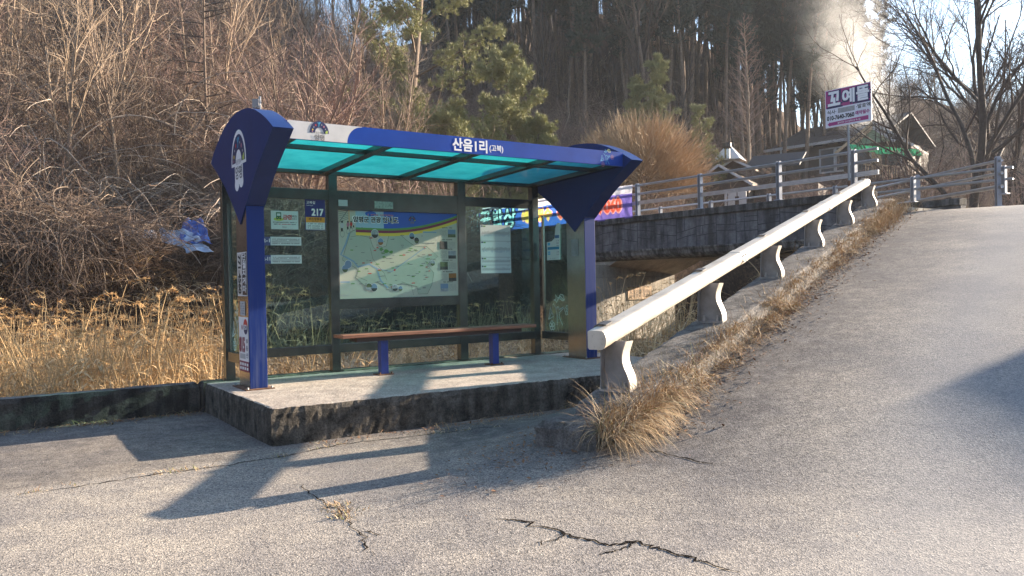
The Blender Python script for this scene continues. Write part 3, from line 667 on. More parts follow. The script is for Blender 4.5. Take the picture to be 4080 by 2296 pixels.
def make_map(root):
    cream = mat('map_cream', (0.47, 0.48, 0.38), 0.45, var=0.05, scale=4, coat=0.3); pale = mat('map_green', (0.38, 0.43, 0.33), 0.45, var=0.06, scale=5); hb = mat('map_blue', (0.008, 0.085, 0.42), 0.4)
    lb = mat('map_sky', (0.30, 0.45, 0.55), 0.45); riv = mat('map_river', (0.20, 0.32, 0.42), 0.5); ol = mat('map_outline', (0.10, 0.13, 0.10), 0.6)
    a0, a1, z0, z1 = 1.477, 3.273, 0.93, 2.083
    b = MB(); b.box(a0, a1, 1.10, 1.14, z0, z1, cream)
    fy = 1.10
    O = lambda k: np.array((0, fy - 0.0012*k, 0))
    q = lambda x, y: (a0 + (a1-a0)*x, z1 - (z1-z0)*y)          # x right, y down in 0..1
    Pq = lambda pts: [q(*p) for p in pts]
    curve = lambda off: [(t, off + 0.185 - 0.17*max(0, (t-0.35)/0.65)**2.0 + 0.012*math.sin(PI*t)) for t in np.linspace(0.14, 1.0, 24)]
    top = [(0.14, 0.0)] + curve(0.0) + [(1.0, 0.0)]
    def band(o0, o1, mt, k):
        A, B = curve(o0), curve(o1); v = [(*q(*p),) for ab_ in zip(A, B) for p in ab_]
        b.add([(p[0], fy - 0.0012*k, p[1]) for p in v], [(2*i, 2*i+1, 2*i+3, 2*i+2) for i in range(len(A)-1)], mt)
    A = curve(0.0); v = []
    for p in A: v += [q(p[0], 0.0), q(*p)]
    half = 6
    for i in range(len(A)-1):
        mt = lb if i < half else hb
        b.add([(p[0], fy - 0.0012, p[1]) for p in (v[2*i], v[2*i+1], v[2*i+3], v[2*i+2])], [(0, 1, 2, 3)], mt)
    for i, (cx, cy, rx, ry) in enumerate([(0.26, 0.03, 0.08, 0.035), (0.31, 0.15, 0.09, 0.03)]): b.ell(*q(cx, cy), rx, ry, O(1.6), X, Z, lb if i else hb, 14)
    band(0.0, 0.025, M_GRN, 2); band(0.025, 0.055, M_MAR, 2.2); band(0.055, 0.09, M_YEL, 2.4)
    # county outline
    land = [(0.10, 0.24), (0.19, 0.19), (0.24, 0.26), (0.27, 0.40), (0.29, 0.44), (0.38, 0.40), (0.40, 0.29), (0.47, 0.23), (0.55, 0.33), (0.62, 0.40), (0.72, 0.40), (0.82, 0.52), (0.72, 0.62), (0.78, 0.72), (0.76, 0.86), (0.72, 0.97), (0.64, 0.97), (0.63, 0.88), (0.50, 0.84), (0.40, 0.88), (0.30, 0.82), (0.20, 0.86), (0.13, 0.76), (0.16, 0.68), (0.03, 0.56), (0.06, 0.42)]
    b.poly(Pq(land), O(1.4), X, Z, pale); b.line(Pq(land), 0.005, O(2), X, Z, ol, True)
    b.line(Pq([(0.09, 0.25), (0.06, 0.38), (0.02, 0.50), (0.06, 0.53), (0.12, 0.58), (0.15, 0.64), (0.24, 0.61), (0.30, 0.66), (0.33, 0.80), (0.39, 0.89)]), 0.022, O(2.2), X, Z, riv)
    b.line(Pq([(0.30, 0.66), (0.42, 0.70), (0.50, 0.62), (0.62, 0.50), (0.70, 0.42)]), 0.010, O(2.2), X, Z, riv)
    for pl in ([(0.10, 0.30), (0.17, 0.28), (0.24, 0.30)], [(0.25, 0.42), (0.27, 0.55), (0.36, 0.72), (0.38, 0.80)], [(0.16, 0.64), (0.13, 0.74), (0.22, 0.80)], [(0.63, 0.5), (0.72, 0.55), (0.80, 0.56)], [(0.5, 0.82), (0.58, 0.86), (0.6, 0.98)]): b.line(Pq(pl), 0.004, O(2.3), X, Z, ol)
    r = np.random.default_rng(4)
    for i in range(120):
        x, y = r.uniform(0.10, 0.76), r.uniform(0.26, 0.92)
        mt = (M_GREY, M_GREY, M_GREY, M_RED, M_GRN)[r.integers(5)]; c = q(x, y); w_, h_ = r.uniform(0.012, 0.028), 0.0035 if mt is M_GREY else 0.006
        b.rect(c[0]-w_, c[1]-h_, c[0]+w_, c[1]+h_, O(2.6), X, Z, mt)
    for cx, cy, s in ((0.34, 0.44, 0.035), (0.38, 0.46, 0.045), (0.42, 0.47, 0.035), (0.36, 0.53, 0.03)):
        b.poly([(q(cx, cy)[0] + s*(0.5+0.5*r.random())*math.cos(t), q(cx, cy)[1] + s*0.8*(0.5+0.5*r.random())*math.sin(t)) for t in np.linspace(0, 2*PI, 12)[:-1]], O(2.5), X, Z, M_GRN)
    ph = [mat('photo_sky', (0.16, 0.24, 0.34), 0.5), mat('photo_dark', (0.035, 0.04, 0.035), 0.5, var=0.5, scale=30), mat('photo_wood', (0.10, 0.13, 0.05), 0.5, var=0.5, scale=40), mat('photo_dusk', (0.30, 0.12, 0.02), 0.5, var=0.5, scale=20), mat('photo_pale', (0.30, 0.33, 0.34), 0.5, var=0.4, scale=30)]
    for cx, cy, rx, k, k2 in ((0.29, 0.26, 0.055, 4, 1), (0.335, 0.35, 0.045, 0, 3), (0.595, 0.28, 0.043, 0, 1), (0.635, 0.33, 0.040, 1, 2), (0.075, 0.61, 0.05, 0, 0), (0.05, 0.66, 0.045, 0, 2), (0.77, 0.60, 0.04, 4, 2), (0.235, 0.87, 0.045, 2, 4), (0.275, 0.88, 0.05, 0, 1), (0.445, 0.89, 0.045, 4, 1), (0.49, 0.90, 0.034, 0, 2)):
        c = q(cx, cy); b.ell(c[0], c[1], rx, rx*1.12, O(3), X, Z, M_WI); b.ell(c[0], c[1], rx*0.93, rx*1.05, O(3.6), X, Z, ph[k]); 
        b.poly([(c[0] + rx*0.93*math.cos(t), c[1] + rx*1.05*math.sin(t)) for t in np.linspace(PI*1.05, PI*1.95, 12)], O(4), X, Z, ph[k2])
    for i, (y, k, k2) in enumerate(((0.24, 0, 2), (0.385, 1, 1), (0.50, 4, 1), (0.635, 2, 1), (0.775, 3, 1), (0.90, 0, 4))):
        lft = i in (1, 3, 5); cx = 0.87 if lft else 0.945; tx = 0.945 if lft else 0.87
        c = q(cx, y); b.rect(c[0]-0.062, c[1]-0.055, c[0]+0.062, c[1]+0.055, O(3), X, Z, ph[k]); b.rect(c[0]-0.062, c[1]-0.055, c[0]+0.062, c[1]-0.01, O(3.5), X, Z, ph[k2])
        for j in range(7):
            t = q(tx, y); scribble(b, t[0]-0.055, t[0]+0.055, t[1] + 0.045 - j*0.014, 0.006, O(3), X, Z, M_GREY, 12, i*9+j)
        t = q(0.905, y - 0.068); scribble(b, t[0]-0.08, t[0]+0.08, t[1], 0.014, O(3), X, Z, M_BLK, 11, i+70)
    for x0, y0, x1, y1 in ((0.01, 0.80, 0.085, 0.96), (0.69, 0.22, 0.81, 0.36)):
        p, s = q(x0, y0), q(x1, y1); b.rect(p[0], s[1], s[0], p[1], O(2.8), X, Z, M_LG); b.rect(p[0]+0.004, s[1]+0.004, s[0]-0.004, p[1]-0.02, O(3.2), X, Z, cream); b.rect(p[0]+0.004, p[1]-0.02, s[0]-0.004, p[1]-0.004, O(3.2), X, Z, riv)
        for j in range(5): scribble(b, p[0]+0.012, s[0]-0.012, p[1]-0.035-j*0.02, 0.006, O(3.5), X, Z, M_LG, 10, j+30)
    # cyclists under a bridge truss in the corner
    for k in range(6): b.line(Pq([(0.0, 0.02 + k*0.025), (0.085, 0.0 + k*0.018)]), 0.006, O(2), X, Z, M_GREY)
    b.line(Pq([(0.0, 0.16), (0.08, 0.0)]), 0.01, O(2), X, Z, M_GREY); b.line(Pq([(0.09, 0.0), (0.09, 0.13), (0.105, 0.13)]), 0.008, O(2), X, Z, M_ORG)
    for cx, cy, s, mt in ((0.035, 0.17, 1.0, M_LG), (0.08, 0.16, 0.8, M_PINK), (0.105, 0.155, 0.7, M_RED), (0.125, 0.15, 0.6, M_LG)):
        c = q(cx, cy); b.ell(c[0], c[1] + 0.045*s, 0.014*s, 0.017*s, O(3), X, Z, M_BLK, 10); b.ell(c[0], c[1], 0.026*s, 0.04*s, O(2.9), X, Z, mt, 10); b.ell(c[0]-0.004, c[1]-0.05*s, 0.014*s, 0.035*s, O(2.8), X, Z, M_BLK, 10)
        b.arch(c[0], c[1]-0.11*s, 0.026*s, 0.03*s, 0, 2*PI, O(2.7), X, Z, M_GREY, sy=1.6)
    c = q(0.30, 0.098); b.text('양평군 관광 안내도', c[0], c[1], 0.66, 0.088, O(4.2), X, Z, M_WI, 0.055); b.text('양평군 관광 안내도', c[0], c[1], 0.64, 0.076, O(5), X, Z, M_BLK, 0.03)
    c = q(0.335, 0.042); scribble(b, c[0]-0.2, c[0]+0.2, c[1], 0.026, O(4), X, Z, M_PINK, 18, 3)
    mo = b.build('map_board', root)
    eb = MB(); c = q(0.60, 0.10); emblem(eb, (c[0], fy - 0.004, c[1]), X, Z, 0.11, False, -Y); eb.build('emblem', mo)
    for x0, x1, za, zb in ((a0-0.001, a0+0.012, z0, z1), (a1-0.012, a1+0.001, z0, z1)): fb = MB(); fb.box(x0, x1, 1.088, 1.10, za, zb, M_STEEL); fb.build('map_frame', mo)
    for n_, (x0, x1, za, zb, mt) in enumerate(((1.49, 1.615, 2.135, 2.215, M_LG), (1.995, 2.265, 2.12, 2.215, mat('faded_sticker', (0.33, 0.37, 0.33), 0.6, var=0.5, scale=40)))):
        nb = MB(); nb.box(x0, x1, 1.0795, 1.082, za, zb, mt); nb.build('sticker', root)

def make_notices(root):
    f = 1.1105; O = lambda k: np.array((0, f - 0.004 - 0.0012*k, 0))
    def board(name, x0, x1, z0, z1, mt, label=None, dp=0.004):
        b = MB(); b.box(x0, x1, f - dp, f + 0.0010, z0, z1, mt); return b
    pw = mat('notice_white', (0.62, 0.68, 0.66), 0.4); dk = mat('sign_blue', (0.012, 0.018, 0.16), 0.35)
    b = board('', 1.053, 1.317, 1.818, 2.212, dk)
    b.rect(1.06, 1.915, 1.31, 1.982, O(1), X, Z, M_ORG); b.rect(1.06, 1.825, 1.31, 1.914, O(1), X, Z, pw)
    b.text('고북길', 1.128, 2.168, 0.115, 0.038, O(1), X, Z, M_WI, 0.015); b.text('Gobuk-gil', 1.112, 2.13, 0.085, 0.018, O(1), X, Z, M_WI)
    b.text('217', 1.215, 2.045, 0.15, 0.085, O(1), X, Z, M_WI, 0.035); b.text('버스정류장', 1.185, 1.958, 0.17, 0.034, O(2), X, Z, M_BLK, 0.015); b.text('Bus Stop', 1.185, 1.928, 0.08, 0.016, O(2), X, Z, M_BLK)
    for j in range(3): scribble(b, 1.085, 1.29, 1.897 - j*0.027, 0.015, O(2), X, Z, M_GREY, 14, j)
    tag(b.build('address_sign', root), 'navy, orange and white address sign numbered 217')
    b = board('', 0.618, 0.962, 1.82, 2.05, pw)
    b.ell(0.712, 1.945, 0.062, 0.022, O(1), X, Z, M_LIME); b.rect(0.68, 1.95, 0.745, 2.03, O(2), X, Z, mat('bus_green', (0.01, 0.12, 0.05), 0.5)); b.rect(0.69, 1.985, 0.735, 2.015, O(3), X, Z, pw); b.rect(0.686, 1.942, 0.70, 1.955, O(3), X, Z, M_BLK); b.rect(0.725, 1.942, 0.739, 1.955, O(3), X, Z, M_BLK)
    b.ell(0.697, 1.965, 0.006, 0.006, O(3), X, Z, M_YEL, 8); b.ell(0.728, 1.965, 0.006, 0.006, O(3), X, Z, M_YEL, 8)
    b.text('금연', 0.822, 1.972, 0.11, 0.058, O(1), X, Z, M_RED, 0.03); b.arch(0.848, 1.975, 0.02, 0.026, 0, 2*PI, O(2), X, Z, M_RED); b.text('버스', 0.915, 1.985, 0.062, 0.032, O(1), X, Z, M_BLK, 0.02); b.text('정류소', 0.915, 1.952, 0.062, 0.02, O(1), X, Z, M_BLK, 0.01)
    scribble(b, 0.642, 0.94, 1.907, 0.013, O(1), X, Z, M_BLK, 24, 5); scribble(b, 0.652, 0.70, 1.882, 0.014, O(1), X, Z, M_BLK, 4, 6); scribble(b, 0.712, 0.87, 1.882, 0.014, O(1), X, Z, M_RED, 12, 7); scribble(b, 0.875, 0.93, 1.882, 0.014, O(1), X, Z, M_BLK, 5, 8); scribble(b, 0.757, 0.83, 1.848, 0.013, O(1), X, Z, M_GREY, 5, 9)
    tag(b.build('notice', root), 'white no smoking notice with a small green bus')
    for z, t in ((1.618, '2-1'), (1.392, '2-11')):
        b = MB(); b.box(0.50, 0.605, f - 0.003, f + 0.001, z, z + 0.105, mat('route_blue', (0.05, 0.07, 0.20), 0.5)); b.box(0.606, 0.995, f - 0.003, f + 0.001, z + 0.002, z + 0.108, pw)
        b.text(t, 0.553, z + 0.062, 0.085, 0.042, O(0), X, Z, M_WI, 0.03)
        for j, y in enumerate((0.08, 0.066)): scribble(b, 0.63, 0.975, z + y, 0.012, O(0), X, Z, M_GREY, 40, j+20)
        scribble(b, 0.625, 0.975, z + 0.026, 0.016, O(0), X, Z, M_GREY, 44, 25); b.rect(0.62, z + 0.045, 0.98, z + 0.05, O(0), X, Z, M_GREY); b.rect(0.62, z + 0.036, 0.98, z + 0.038, O(0), X, Z, M_GREY)
        tag(b.build('route_strip', root), 'thin bus route strip marked ' + t)
    b = board('', 3.66, 4.185, 1.235, 1.94, pw)
    y = 1.94
    for i, h in enumerate((0.235, 0.235, 0.115, 0.12)):
        b.rect(3.66, y - h, 4.185, y - h + 0.004, O(1), X, Z, M_GREY); b.ell(3.685, y - 0.018, 0.014, 0.012, O(1), X, Z, M_NAVY, 10); b.rect(3.705, y - 0.028, 3.745, y - 0.01, O(1), X, Z, M_GRN); b.arch(4.13, y-0.025, 0.012, 0.02, 0.2, 2.6, O(1), X, Z, M_LG)
        r = np.random.default_rng(i + 11)
        m_ = y - 0.5*h - 0.01
        for k in range(44):
            x = 3.68 + k*0.0112; hh = r.uniform(0.012, 0.035)*(1.1 if h > 0.2 else 0.8)
            b.poly([(x, m_+0.008), (x+0.004, m_+0.008), (x+0.012, m_+0.008+hh), (x+0.008, m_+0.008+hh)], O(1), X, Z, M_GREY)
            if h > 0.2 and r.random() < 0.85: b.poly([(x, m_-0.008), (x+0.004, m_-0.008), (x+0.002, m_-0.008-hh*0.9), (x-0.002, m_-0.008-hh*0.9)], O(1), X, Z, mat('route_text_blue', (0.22, 0.30, 0.42), 0.6))
        b.rect(3.675, m_ - 0.002, 4.17, m_ + 0.003, O(1), X, Z, M_GREY); y -= h
    tag(b.build('timetable', root), 'white poster of four bus route diagrams')
    # side wing, right: torn timetable and a grey patch on the post
    s = 4.745 - 0.0045; OS = lambda k: np.array((s - 0.001 - 0.001*k, 0, 0))
    b = MB(); b.poly([(0.62, 1.96), (0.70, 1.955), (0.735, 1.89), (0.76, 1.74), (0.83, 1.70), (0.955, 1.69), (0.955, 1.42), (0.635, 1.42)], OS(0), Y, Z, pw); b.rect(0.645, 1.74, 0.752, 1.785, OS(1), Y, Z, mat('tt_blue', (0.04, 0.14, 0.30), 0.5)); b.rect(0.65, 1.575, 0.935, 1.615, OS(1), Y, Z, mat('tt_teal', (0.02, 0.22, 0.38), 0.5))
    for yy in (1.64, 1.66, 1.53, 1.50): b.rect(0.87, yy, 0.93, yy + 0.02, OS(1), Y, Z, M_CY)
    for yy in (1.70, 1.665, 1.63, 1.535, 1.50): scribble(b, 0.655, 0.715, yy, 0.015, OS(1), Y, Z, M_GREY, 5, int(yy*100))
    scribble(b, 0.68, 0.88, 1.445, 0.008, OS(1), Y, Z, M_GREY, 14, 2)
    tag(b.build('timetable', root), 'torn white timetable on the side glass')
    b = MB(); b.rect(0.14, 1.455, 0.31, 1.695, np.array((4.69 - 0.0015, 0, 0)), Y, Z, mat('grey_patch', (0.26, 0.27, 0.27), 0.7, var=0.3, scale=9)); b.build('sticker', root)
    # stickers on the outer side of the left post
    s = -0.0005; OS = lambda k: np.array((s - 0.001 - 0.0008*k, 0, 0)); U_ = -Y
    b = MB(); b.rect(-0.385, 1.015, -0.02, 1.495, OS(0), U_, Z, M_WI); b.rect(-0.20, 1.025, -0.03, 1.485, OS(1), U_, Z, mat('brown_ink', (0.05, 0.03, 0.025), 0.5)); b.rect(-0.375, 1.025, -0.215, 1.485, OS(1), U_, Z, mat('sticker_cream', (0.62, 0.58, 0.52), 0.6))
    for i, ch in enumerate('단월지게차'): b.text(ch, -0.115, 1.445 - i*0.088, 0.13, 0.078, OS(2), U_, Z, M_WI, 0.03)
    b.text('771-4560', -0.295, 1.255, 0.42, 0.10, OS(2), U_, Z, M_BLK, 0.04, rot=-PI/2)
    tag(b.build('sticker', root), 'brown and white sticker with vertical lettering and a phone number')
    b = MB(); b.rect(-0.31, 0.80, -0.12, 0.955, OS(0), U_, Z, M_LG)
    for j in range(5): scribble(b, -0.29, -0.14, 0.93 - j*0.026, 0.013, OS(1), U_, Z, M_GREY, 6, j)
    tag(b.build('sticker', root), 'small worn grey sticker')
    b = MB(); b.rect(-0.375, 0.30, -0.018, 0.785, OS(0), U_, Z, M_WI); b.rect(-0.385, 0.185, -0.016, 0.30, OS(0), U_, Z, M_MAR)
    b.ell(-0.115, 0.68, 0.08, 0.085, OS(1), U_, Z, M_NAVY); b.poly([(-0.115 + 0.08*math.cos(t), 0.68 + 0.085*math.sin(t)) for t in np.linspace(0.1, PI-0.1, 12)], OS(2), U_, Z, M_RED); b.text('EO', -0.115, 0.675, 0.10, 0.05, OS(3), U_, Z, M_WI, 0.03); b.ell(-0.25, 0.67, 0.022, 0.03, OS(1), U_, Z, M_MAR, 10)
    b.text('815', -0.26, 0.48, 0.20, 0.15, OS(1), U_, Z, M_MAR, 0.05); b.rect(-0.35, 0.325, -0.14, 0.38, OS(1), U_, Z, M_LG)
    for i, ch in enumerate('부동산'): b.text(ch, -0.075, 0.52 - i*0.075, 0.07, 0.055, OS(1), U_, Z, M_NAVY, 0.02)
    for j in range(2):
        for k in range(4): b.rect(-0.36 + k*0.085, 0.205 + j*0.045, -0.30 + k*0.085, 0.235 + j*0.045, OS(1), U_, Z, M_WI)
    tag(b.build('sticker', root), 'tall white sticker with 815 in maroon above a maroon strip')
make_shelter()

# ------------------------------------------------------------------ bench
def make_bench():
    root = empty('bench', W(2.55, 0.32), TH)
    tag(root, 'red brown wooden bench on two blue posts inside the bus shelter', 'bench')
    m, nt, b_, o = nodes('worn_bench_wood'); c = coords(nt, 'Object', (0.6, 14, 14)); f = noise(nt, c, 4, 8, 0.7)
    nt.links.new(ramp(nt, f, [(0.3, (0.11, 0.035, 0.018)), (0.55, (0.27, 0.11, 0.06)), (0.75, (0.50, 0.33, 0.20))]), b_.inputs['Base Color']); b_.inputs['Roughness'].default_value = 0.6; bump(nt, b_, f, 0.3, 0.01)
    sb = MB()
    for i in range(3): sb.box(-1.41, 1.40, -0.15 + i*0.102, -0.15 + i*0.102 + 0.096, 0.478, 0.52, m)
    sb.build('seat', root, bevel=0.006)
    fb = MB(); dm = mat('dark_bench_frame', (0.035, 0.018, 0.014), 0.6); fb.box(-1.22, 1.18, -0.11, -0.03, 0.425, 0.477, dm); fb.box(-1.22, 1.18, 0.05, 0.12, 0.425, 0.477, dm); fb.build('seat_frame', root)
    for a in (-0.88, 0.745):
        lb = MB(); lb.box(a, a + 0.097, -0.05, 0.047, 0.012, 0.425, mat('bench_leg_blue', (0.018, 0.045, 0.24), 0.4, var=0.25, scale=5)); lo = lb.build('leg', root, bevel=0.004)
        pb = MB(); pb.box(a - 0.05, a + 0.147, -0.09, 0.09, 0.0, 0.012, M_RUST)
        for q in ((a - 0.03, -0.07), (a + 0.127, -0.07)): pb.tube([(q[0], q[1], 0.012), (q[0], q[1], 0.035)], 0.009, M_RUST, 6)
        pb.build('base_plate', lo)
make_bench()
# ------------------------------------------------------------------ sight line helpers: a bearing plus a real distance gives a place
def at(dx, dy, d):
    u, v = dx*1.58385 - 2040, dy*1.58385 - 1148; cr, sr = math.cos(-0.01998), math.sin(-0.01998)
    U_ = (u*cr + v*sr)/3189.4; V_ = (-u*sr + v*cr)/3189.4; cp, sp = math.cos(0.00978), math.sin(0.00978)
    r = np.array((U_, cp - V_*sp, -V_*cp - sp)); return np.array((0, 0, CAMZ)) + r*d/r[1]
def atS(s_, t, d): return at(s_/1.58385, t/1.58385, d)
def hit(dx, dy, d0=14, d1=140):
    ds = np.linspace(d0, d1, 600); o = np.array((0, 0, CAMZ)); r = at(dx, dy, 1.0) - o
    P = o + ds[:, None]*r; g = terr(P[:, 0], P[:, 1]); k = np.argmax(P[:, 2] < g)
    return P[k] if P[k][2] < g[k] else None
# ------------------------------------------------------------------ bridge
BD = np.array((-0.571, 0.821, 0)); BA = np.array((7.256, 17.05, 0)); BW = np.array((0.821, 0.571, 0))     # along, start, across
def bp(t, w, z): return BA + BD*t + BW*w + Z*z
M_BST = None
def stone_mat():
    m, nt, b, o = nodes('stamped_parapet_stone'); c = coords(nt)
    f = noise(nt, c, 5, 8, 0.7); st = noise(nt, coords(nt, 'Object', (2.2, 2.2, 0.5)), 1.4, 6, 0.6)
    k = ramp(nt, f, [(0.3, (0.075, 0.075, 0.085)), (0.6, (0.19, 0.185, 0.19)), (0.8, (0.28, 0.27, 0.27))])
    k = mixc(nt, 1.0, k, ramp(nt, st, [(0.38, (0.3, 0.3, 0.3)), (0.6, (1, 1, 1))]), 'MULTIPLY')
    nt.links.new(k, b.inputs['Base Color']); b.inputs['Roughness'].default_value = 0.9; bump(nt, b, noise(nt, c, 16, 8, 0.7), 0.8, 0.03); return m
def make_bridge():
    root = empty('bridge', bp(5, 2, 0)); off = np.array(root.location)
    tag(root, 'grey concrete bridge with stamped stone parapet behind the bus shelter', 'bridge')
    q = lambda t, w, z: bp(t, w, z) - off
    M_S = stone_mat(); M_G = mat('parapet_groove', (0.03, 0.03, 0.035), 0.95)
    M_C = concrete('parapet_cap', (0.14, 0.135, 0.13), (0.025, 0.025, 0.025), 3, 0.6, 25, 0.7)
    M_L = concrete('slab_concrete', (0.60, 0.54, 0.45), (0.42, 0.37, 0.30), 2.5, 0.4, 25, 0.15)
    M_E = concrete('slab_edge', (0.30, 0.28, 0.26), (0.06, 0.055, 0.05), 3, 0.5, 25, 0.8)
    t0, t1 = -0.4, 17.0; wid = 4.1
    def slab(mb, w0, w1, z0, z1, mt, a=t0, b=t1): mb.obox((q(a, w0, z0) + q(b, w1, z1))/2, (BD, BW, Z), ((b-a)/2, (w1-w0)/2, (z1-z0)/2), mt)
    for side in (0, 1):
        w0 = 0.0 if side == 0 else wid - 0.3
        cb = MB(); slab(cb, w0 - 0.03, w0 + 0.33, 3.03, 3.20, M_C); cb.build('parapet_cap', root, bevel=0.015)
        pb = MB(); slab(pb, w0 + 0.03, w0 + 0.28, 2.26, 3.03, M_S)
        if side == 0:                                                    # relief of stamped stones: grooves between the blocks
            r = np.random.default_rng(5); x = t0; o = q(0, 0.0285, 0)
            while x < t1:
                wpan = r.uniform(0.62, 0.8); pb.line([(x, 2.27), (x, 3.02)], 0.022, o, BD, Z, M_G)
                hs = r.uniform(2.45, 2.6); h2 = r.uniform(2.72, 2.85); xm = x + wpan*r.uniform(0.35, 0.65)
                sl = r.uniform(-0.05, 0.16)*(1 if r.random() < 0.7 else -1)
                pb.line([(x, hs), (x + wpan*0.5, hs - sl*0.4), (x + wpan, hs - sl)], 0.018, o, BD, Z, M_G)
                pb.line([(x, h2), (x + wpan*0.55, h2 - sl*0.6), (x + wpan, h2 - sl)], 0.018, o, BD, Z, M_G)
                pb.line([(xm, 2.27), (xm, hs - sl*0.5)], 0.016, o, BD, Z, M_G); xn = x + wpan*r.uniform(0.3, 0.7); pb.line([(xn, h2 - sl*0.5), (xn, 3.02)], 0.016, o, BD, Z, M_G)
                if r.random() < 0.6: xk = x + wpan*r.uniform(0.4, 0.8); pb.line([(xk, hs), (xk, h2 - sl*0.6)], 0.016, o, BD, Z, M_G)
                if r.random() < 0.5: pb.line([(x, (h2+3.02)/2), (xn, (h2+3.02)/2)], 0.015, o, BD, Z, M_G)
                x += wpan
        pb.build('parapet', root)
        eb = MB(); sgn = 1 if side == 0 else -1; we = 0.0 if side == 0 else wid
        sec = [(0.0, 2.26), (0.0, 2.225), (0.03, 2.17), (0.05, 2.10), (0.12, 2.03), (0.30, 1.985), (0.50, 1.97), (0.50, 2.255)]
        eb.prism([(sgn*x, z) for x, z in sec], q(t0, we, 0), BW, Z, BD, t1 - t0, M_E); eb.build('slab_edge', root)
    ta = 8.8
    db = MB(); slab(db, 0.5, wid - 0.5, 1.972, 2.9, M_L); db.build('deck', root)
    hb = MB()                                                           # haunch sloping down to the abutment with board marks
    prof = [(ta - 1.15, 1.968), (ta, 1.55), (ta + 0.5, 1.55), (ta + 0.5, 1.968)]
    hb.prism(prof, q(0, 0.25, 0), BD, Z, BW, wid - 0.5, M_L)
    lm_ = mat('form_line', (0.34, 0.30, 0.25), 0.9)
    dv = np.array((1.15, -0.418)); dv = dv/np.linalg.norm(dv); dirv = BD*dv[0] + Z*dv[1]; nrm = BD*dv[1] - Z*dv[0]*1.0
    if nrm[2] > 0: nrm = -nrm
    for k in range(6): hb.line([(0, 0.45*k + 0.4), (1.2, 0.45*k + 0.55)], 0.02, q(ta - 1.15, 0.25, 1.968) + nrm*0.004, dirv, BW, lm_)
    hb.build('haunch', root)
    AW = np.array((0.68, 0.733, 0)); AN = np.array((0.733, -0.68, 0)); cn = q(ta + 0.02, wid - 0.25, 0)      # skewed abutment face, outer corner first
    wb = MB(); wb.obox(cn - AW*2.3 - AN*0.3 + Z*0.42, (AW, AN, Z), (2.3, 0.3, 1.45), M_L)
    o = cn - AW*4.6 + AN*0.004
    for k in range(9): wb.line([(0.3 + 0.5*k, -0.9), (0.3 + 0.5*k, 1.5)], 0.016, o, AW, Z, lm_)
    wb.line([(0.0, 1.5), (4.6, 1.5)], 0.03, o, AW, Z, lm_)
    wb.build('abutment', root)
    # plank sign on the abutment
    s = MB(); wm = mat('plywood_board', (0.42, 0.27, 0.14), 0.7, var=0.3, scale=9)
    c0 = cn + off; ray = atS(2356+432/2.261, 960+470/2.261, 1.0) - np.array((0, 0, CAMZ)); cam = np.array((0, 0, CAMZ)); tt = np.dot(c0 - cam, AN)/np.dot(ray, AN); c1 = cam + ray*tt + AN*0.02
    s.obox((0, 0, 0), (AW, Z, AN), (0.66, 0.20, 0.015), wm)
    s.text('소음유발 출입X', 0.0, 0.0, 1.14, 0.24, AN*0.018, AW, Z, mat('sign_brown_ink', (0.06, 0.03, 0.015), 0.7), 0.0)
    so = s.build('wooden_sign', loc=tuple(c1)); tag(so, 'hand lettered plywood sign fixed to the bridge abutment', 'sign')
make_bridge()

M_GALV = mat('galvanised_rail', (0.46, 0.47, 0.49), 0.38, 0.6, var=0.22, scale=6)
M_RPOST = mat('grey_blue_rail_post', (0.30, 0.32, 0.37), 0.5, 0.2, var=0.15, scale=6)
def railing(name, label, pts, z, H, rails, group='steel bridge railings', ext0=0.0, ext1=0.0, boxrail=True, lows=()):
    P = [np.array(p, float) for p in pts]; d = P[-1] - P[0]; d = d/np.linalg.norm(d); side = np.cross(d, Z)
    root = empty(name, (*P[0][:2], z)); off = np.array(root.location); tag(root, label, 'railing', group)
    q = lambda p, h, s=0.0: np.array((p[0], p[1], z)) - off + Z*h + side*s
    for p in P:
        b = MB(); prof = [(-0.055, 0), (0.055, 0), (0.055, H - 0.05)] + [(0.055*math.cos(t), H - 0.05 + 0.05*math.sin(t)) for t in np.linspace(0.2, PI - 0.2, 7)] + [(-0.055, H - 0.05)]
        for k in (-0.045, 0.035): b.prism(prof, q(p, 0) + d*k, side, Z, d, 0.01, M_RPOST)
        b.prism([(x*0.9, y*0.985) for x, y in prof], q(p, 0) - d*0.035, side, Z, d, 0.07, mat('rail_post_core', (0.10, 0.105, 0.115), 0.6))
        b.obox(q(p, 0.012), (d, side, Z), (0.09, 0.09, 0.012), M_RPOST)
        b.build('post', root, bevel=0.004)
    A, B = P[0] - d*ext0, P[-1] + d*ext1
    for h, r_, kind in rails:
        b = MB()
        if kind == 'tube': b.tube([q(A, h), q(B, h)], r_, M_GALV, 10)
        else:
            for dz in (-0.035, 0.0, 0.035): b.bar(q(A, h + dz, 0.0), q(B, h + dz, 0.0), 0.05, 0.026, M_GALV)
        b.build('rail', root, smooth=(kind == 'tube'))
    return root
RS = [(0.86, 0.032, 'tube'), (0.62, 0.034, 'tube'), (0.37, 0.04, 'box')]
railing('bridge_railing', 'near steel railing along the bridge parapet above the stamped stone face', [bp(t, 0.12, 0) for t in (0.0, 1.9, 4.3, 6.6, 9.0, 11.4, 13.8, 16.2)], 3.2, 0.92, RS, ext0=0.55, ext1=0.3)
railing('bridge_railing', 'lower steel railing on the far side of the bridge seen through the near one', [bp(t, 3.95, 0) for t in (-1.3, 0.8, 2.95, 5.1, 7.3, 9.5, 11.7, 13.9)], 3.2, 0.66, [(0.60, 0.03, 'tube'), (0.34, 0.03, 'tube')], ext0=0.2, ext1=0.3)
fA, fB = atS(3656, 815, 21.5), atS(3978, 796, 18.3)
dd = (fA - fB); fC = fA + dd*0.95
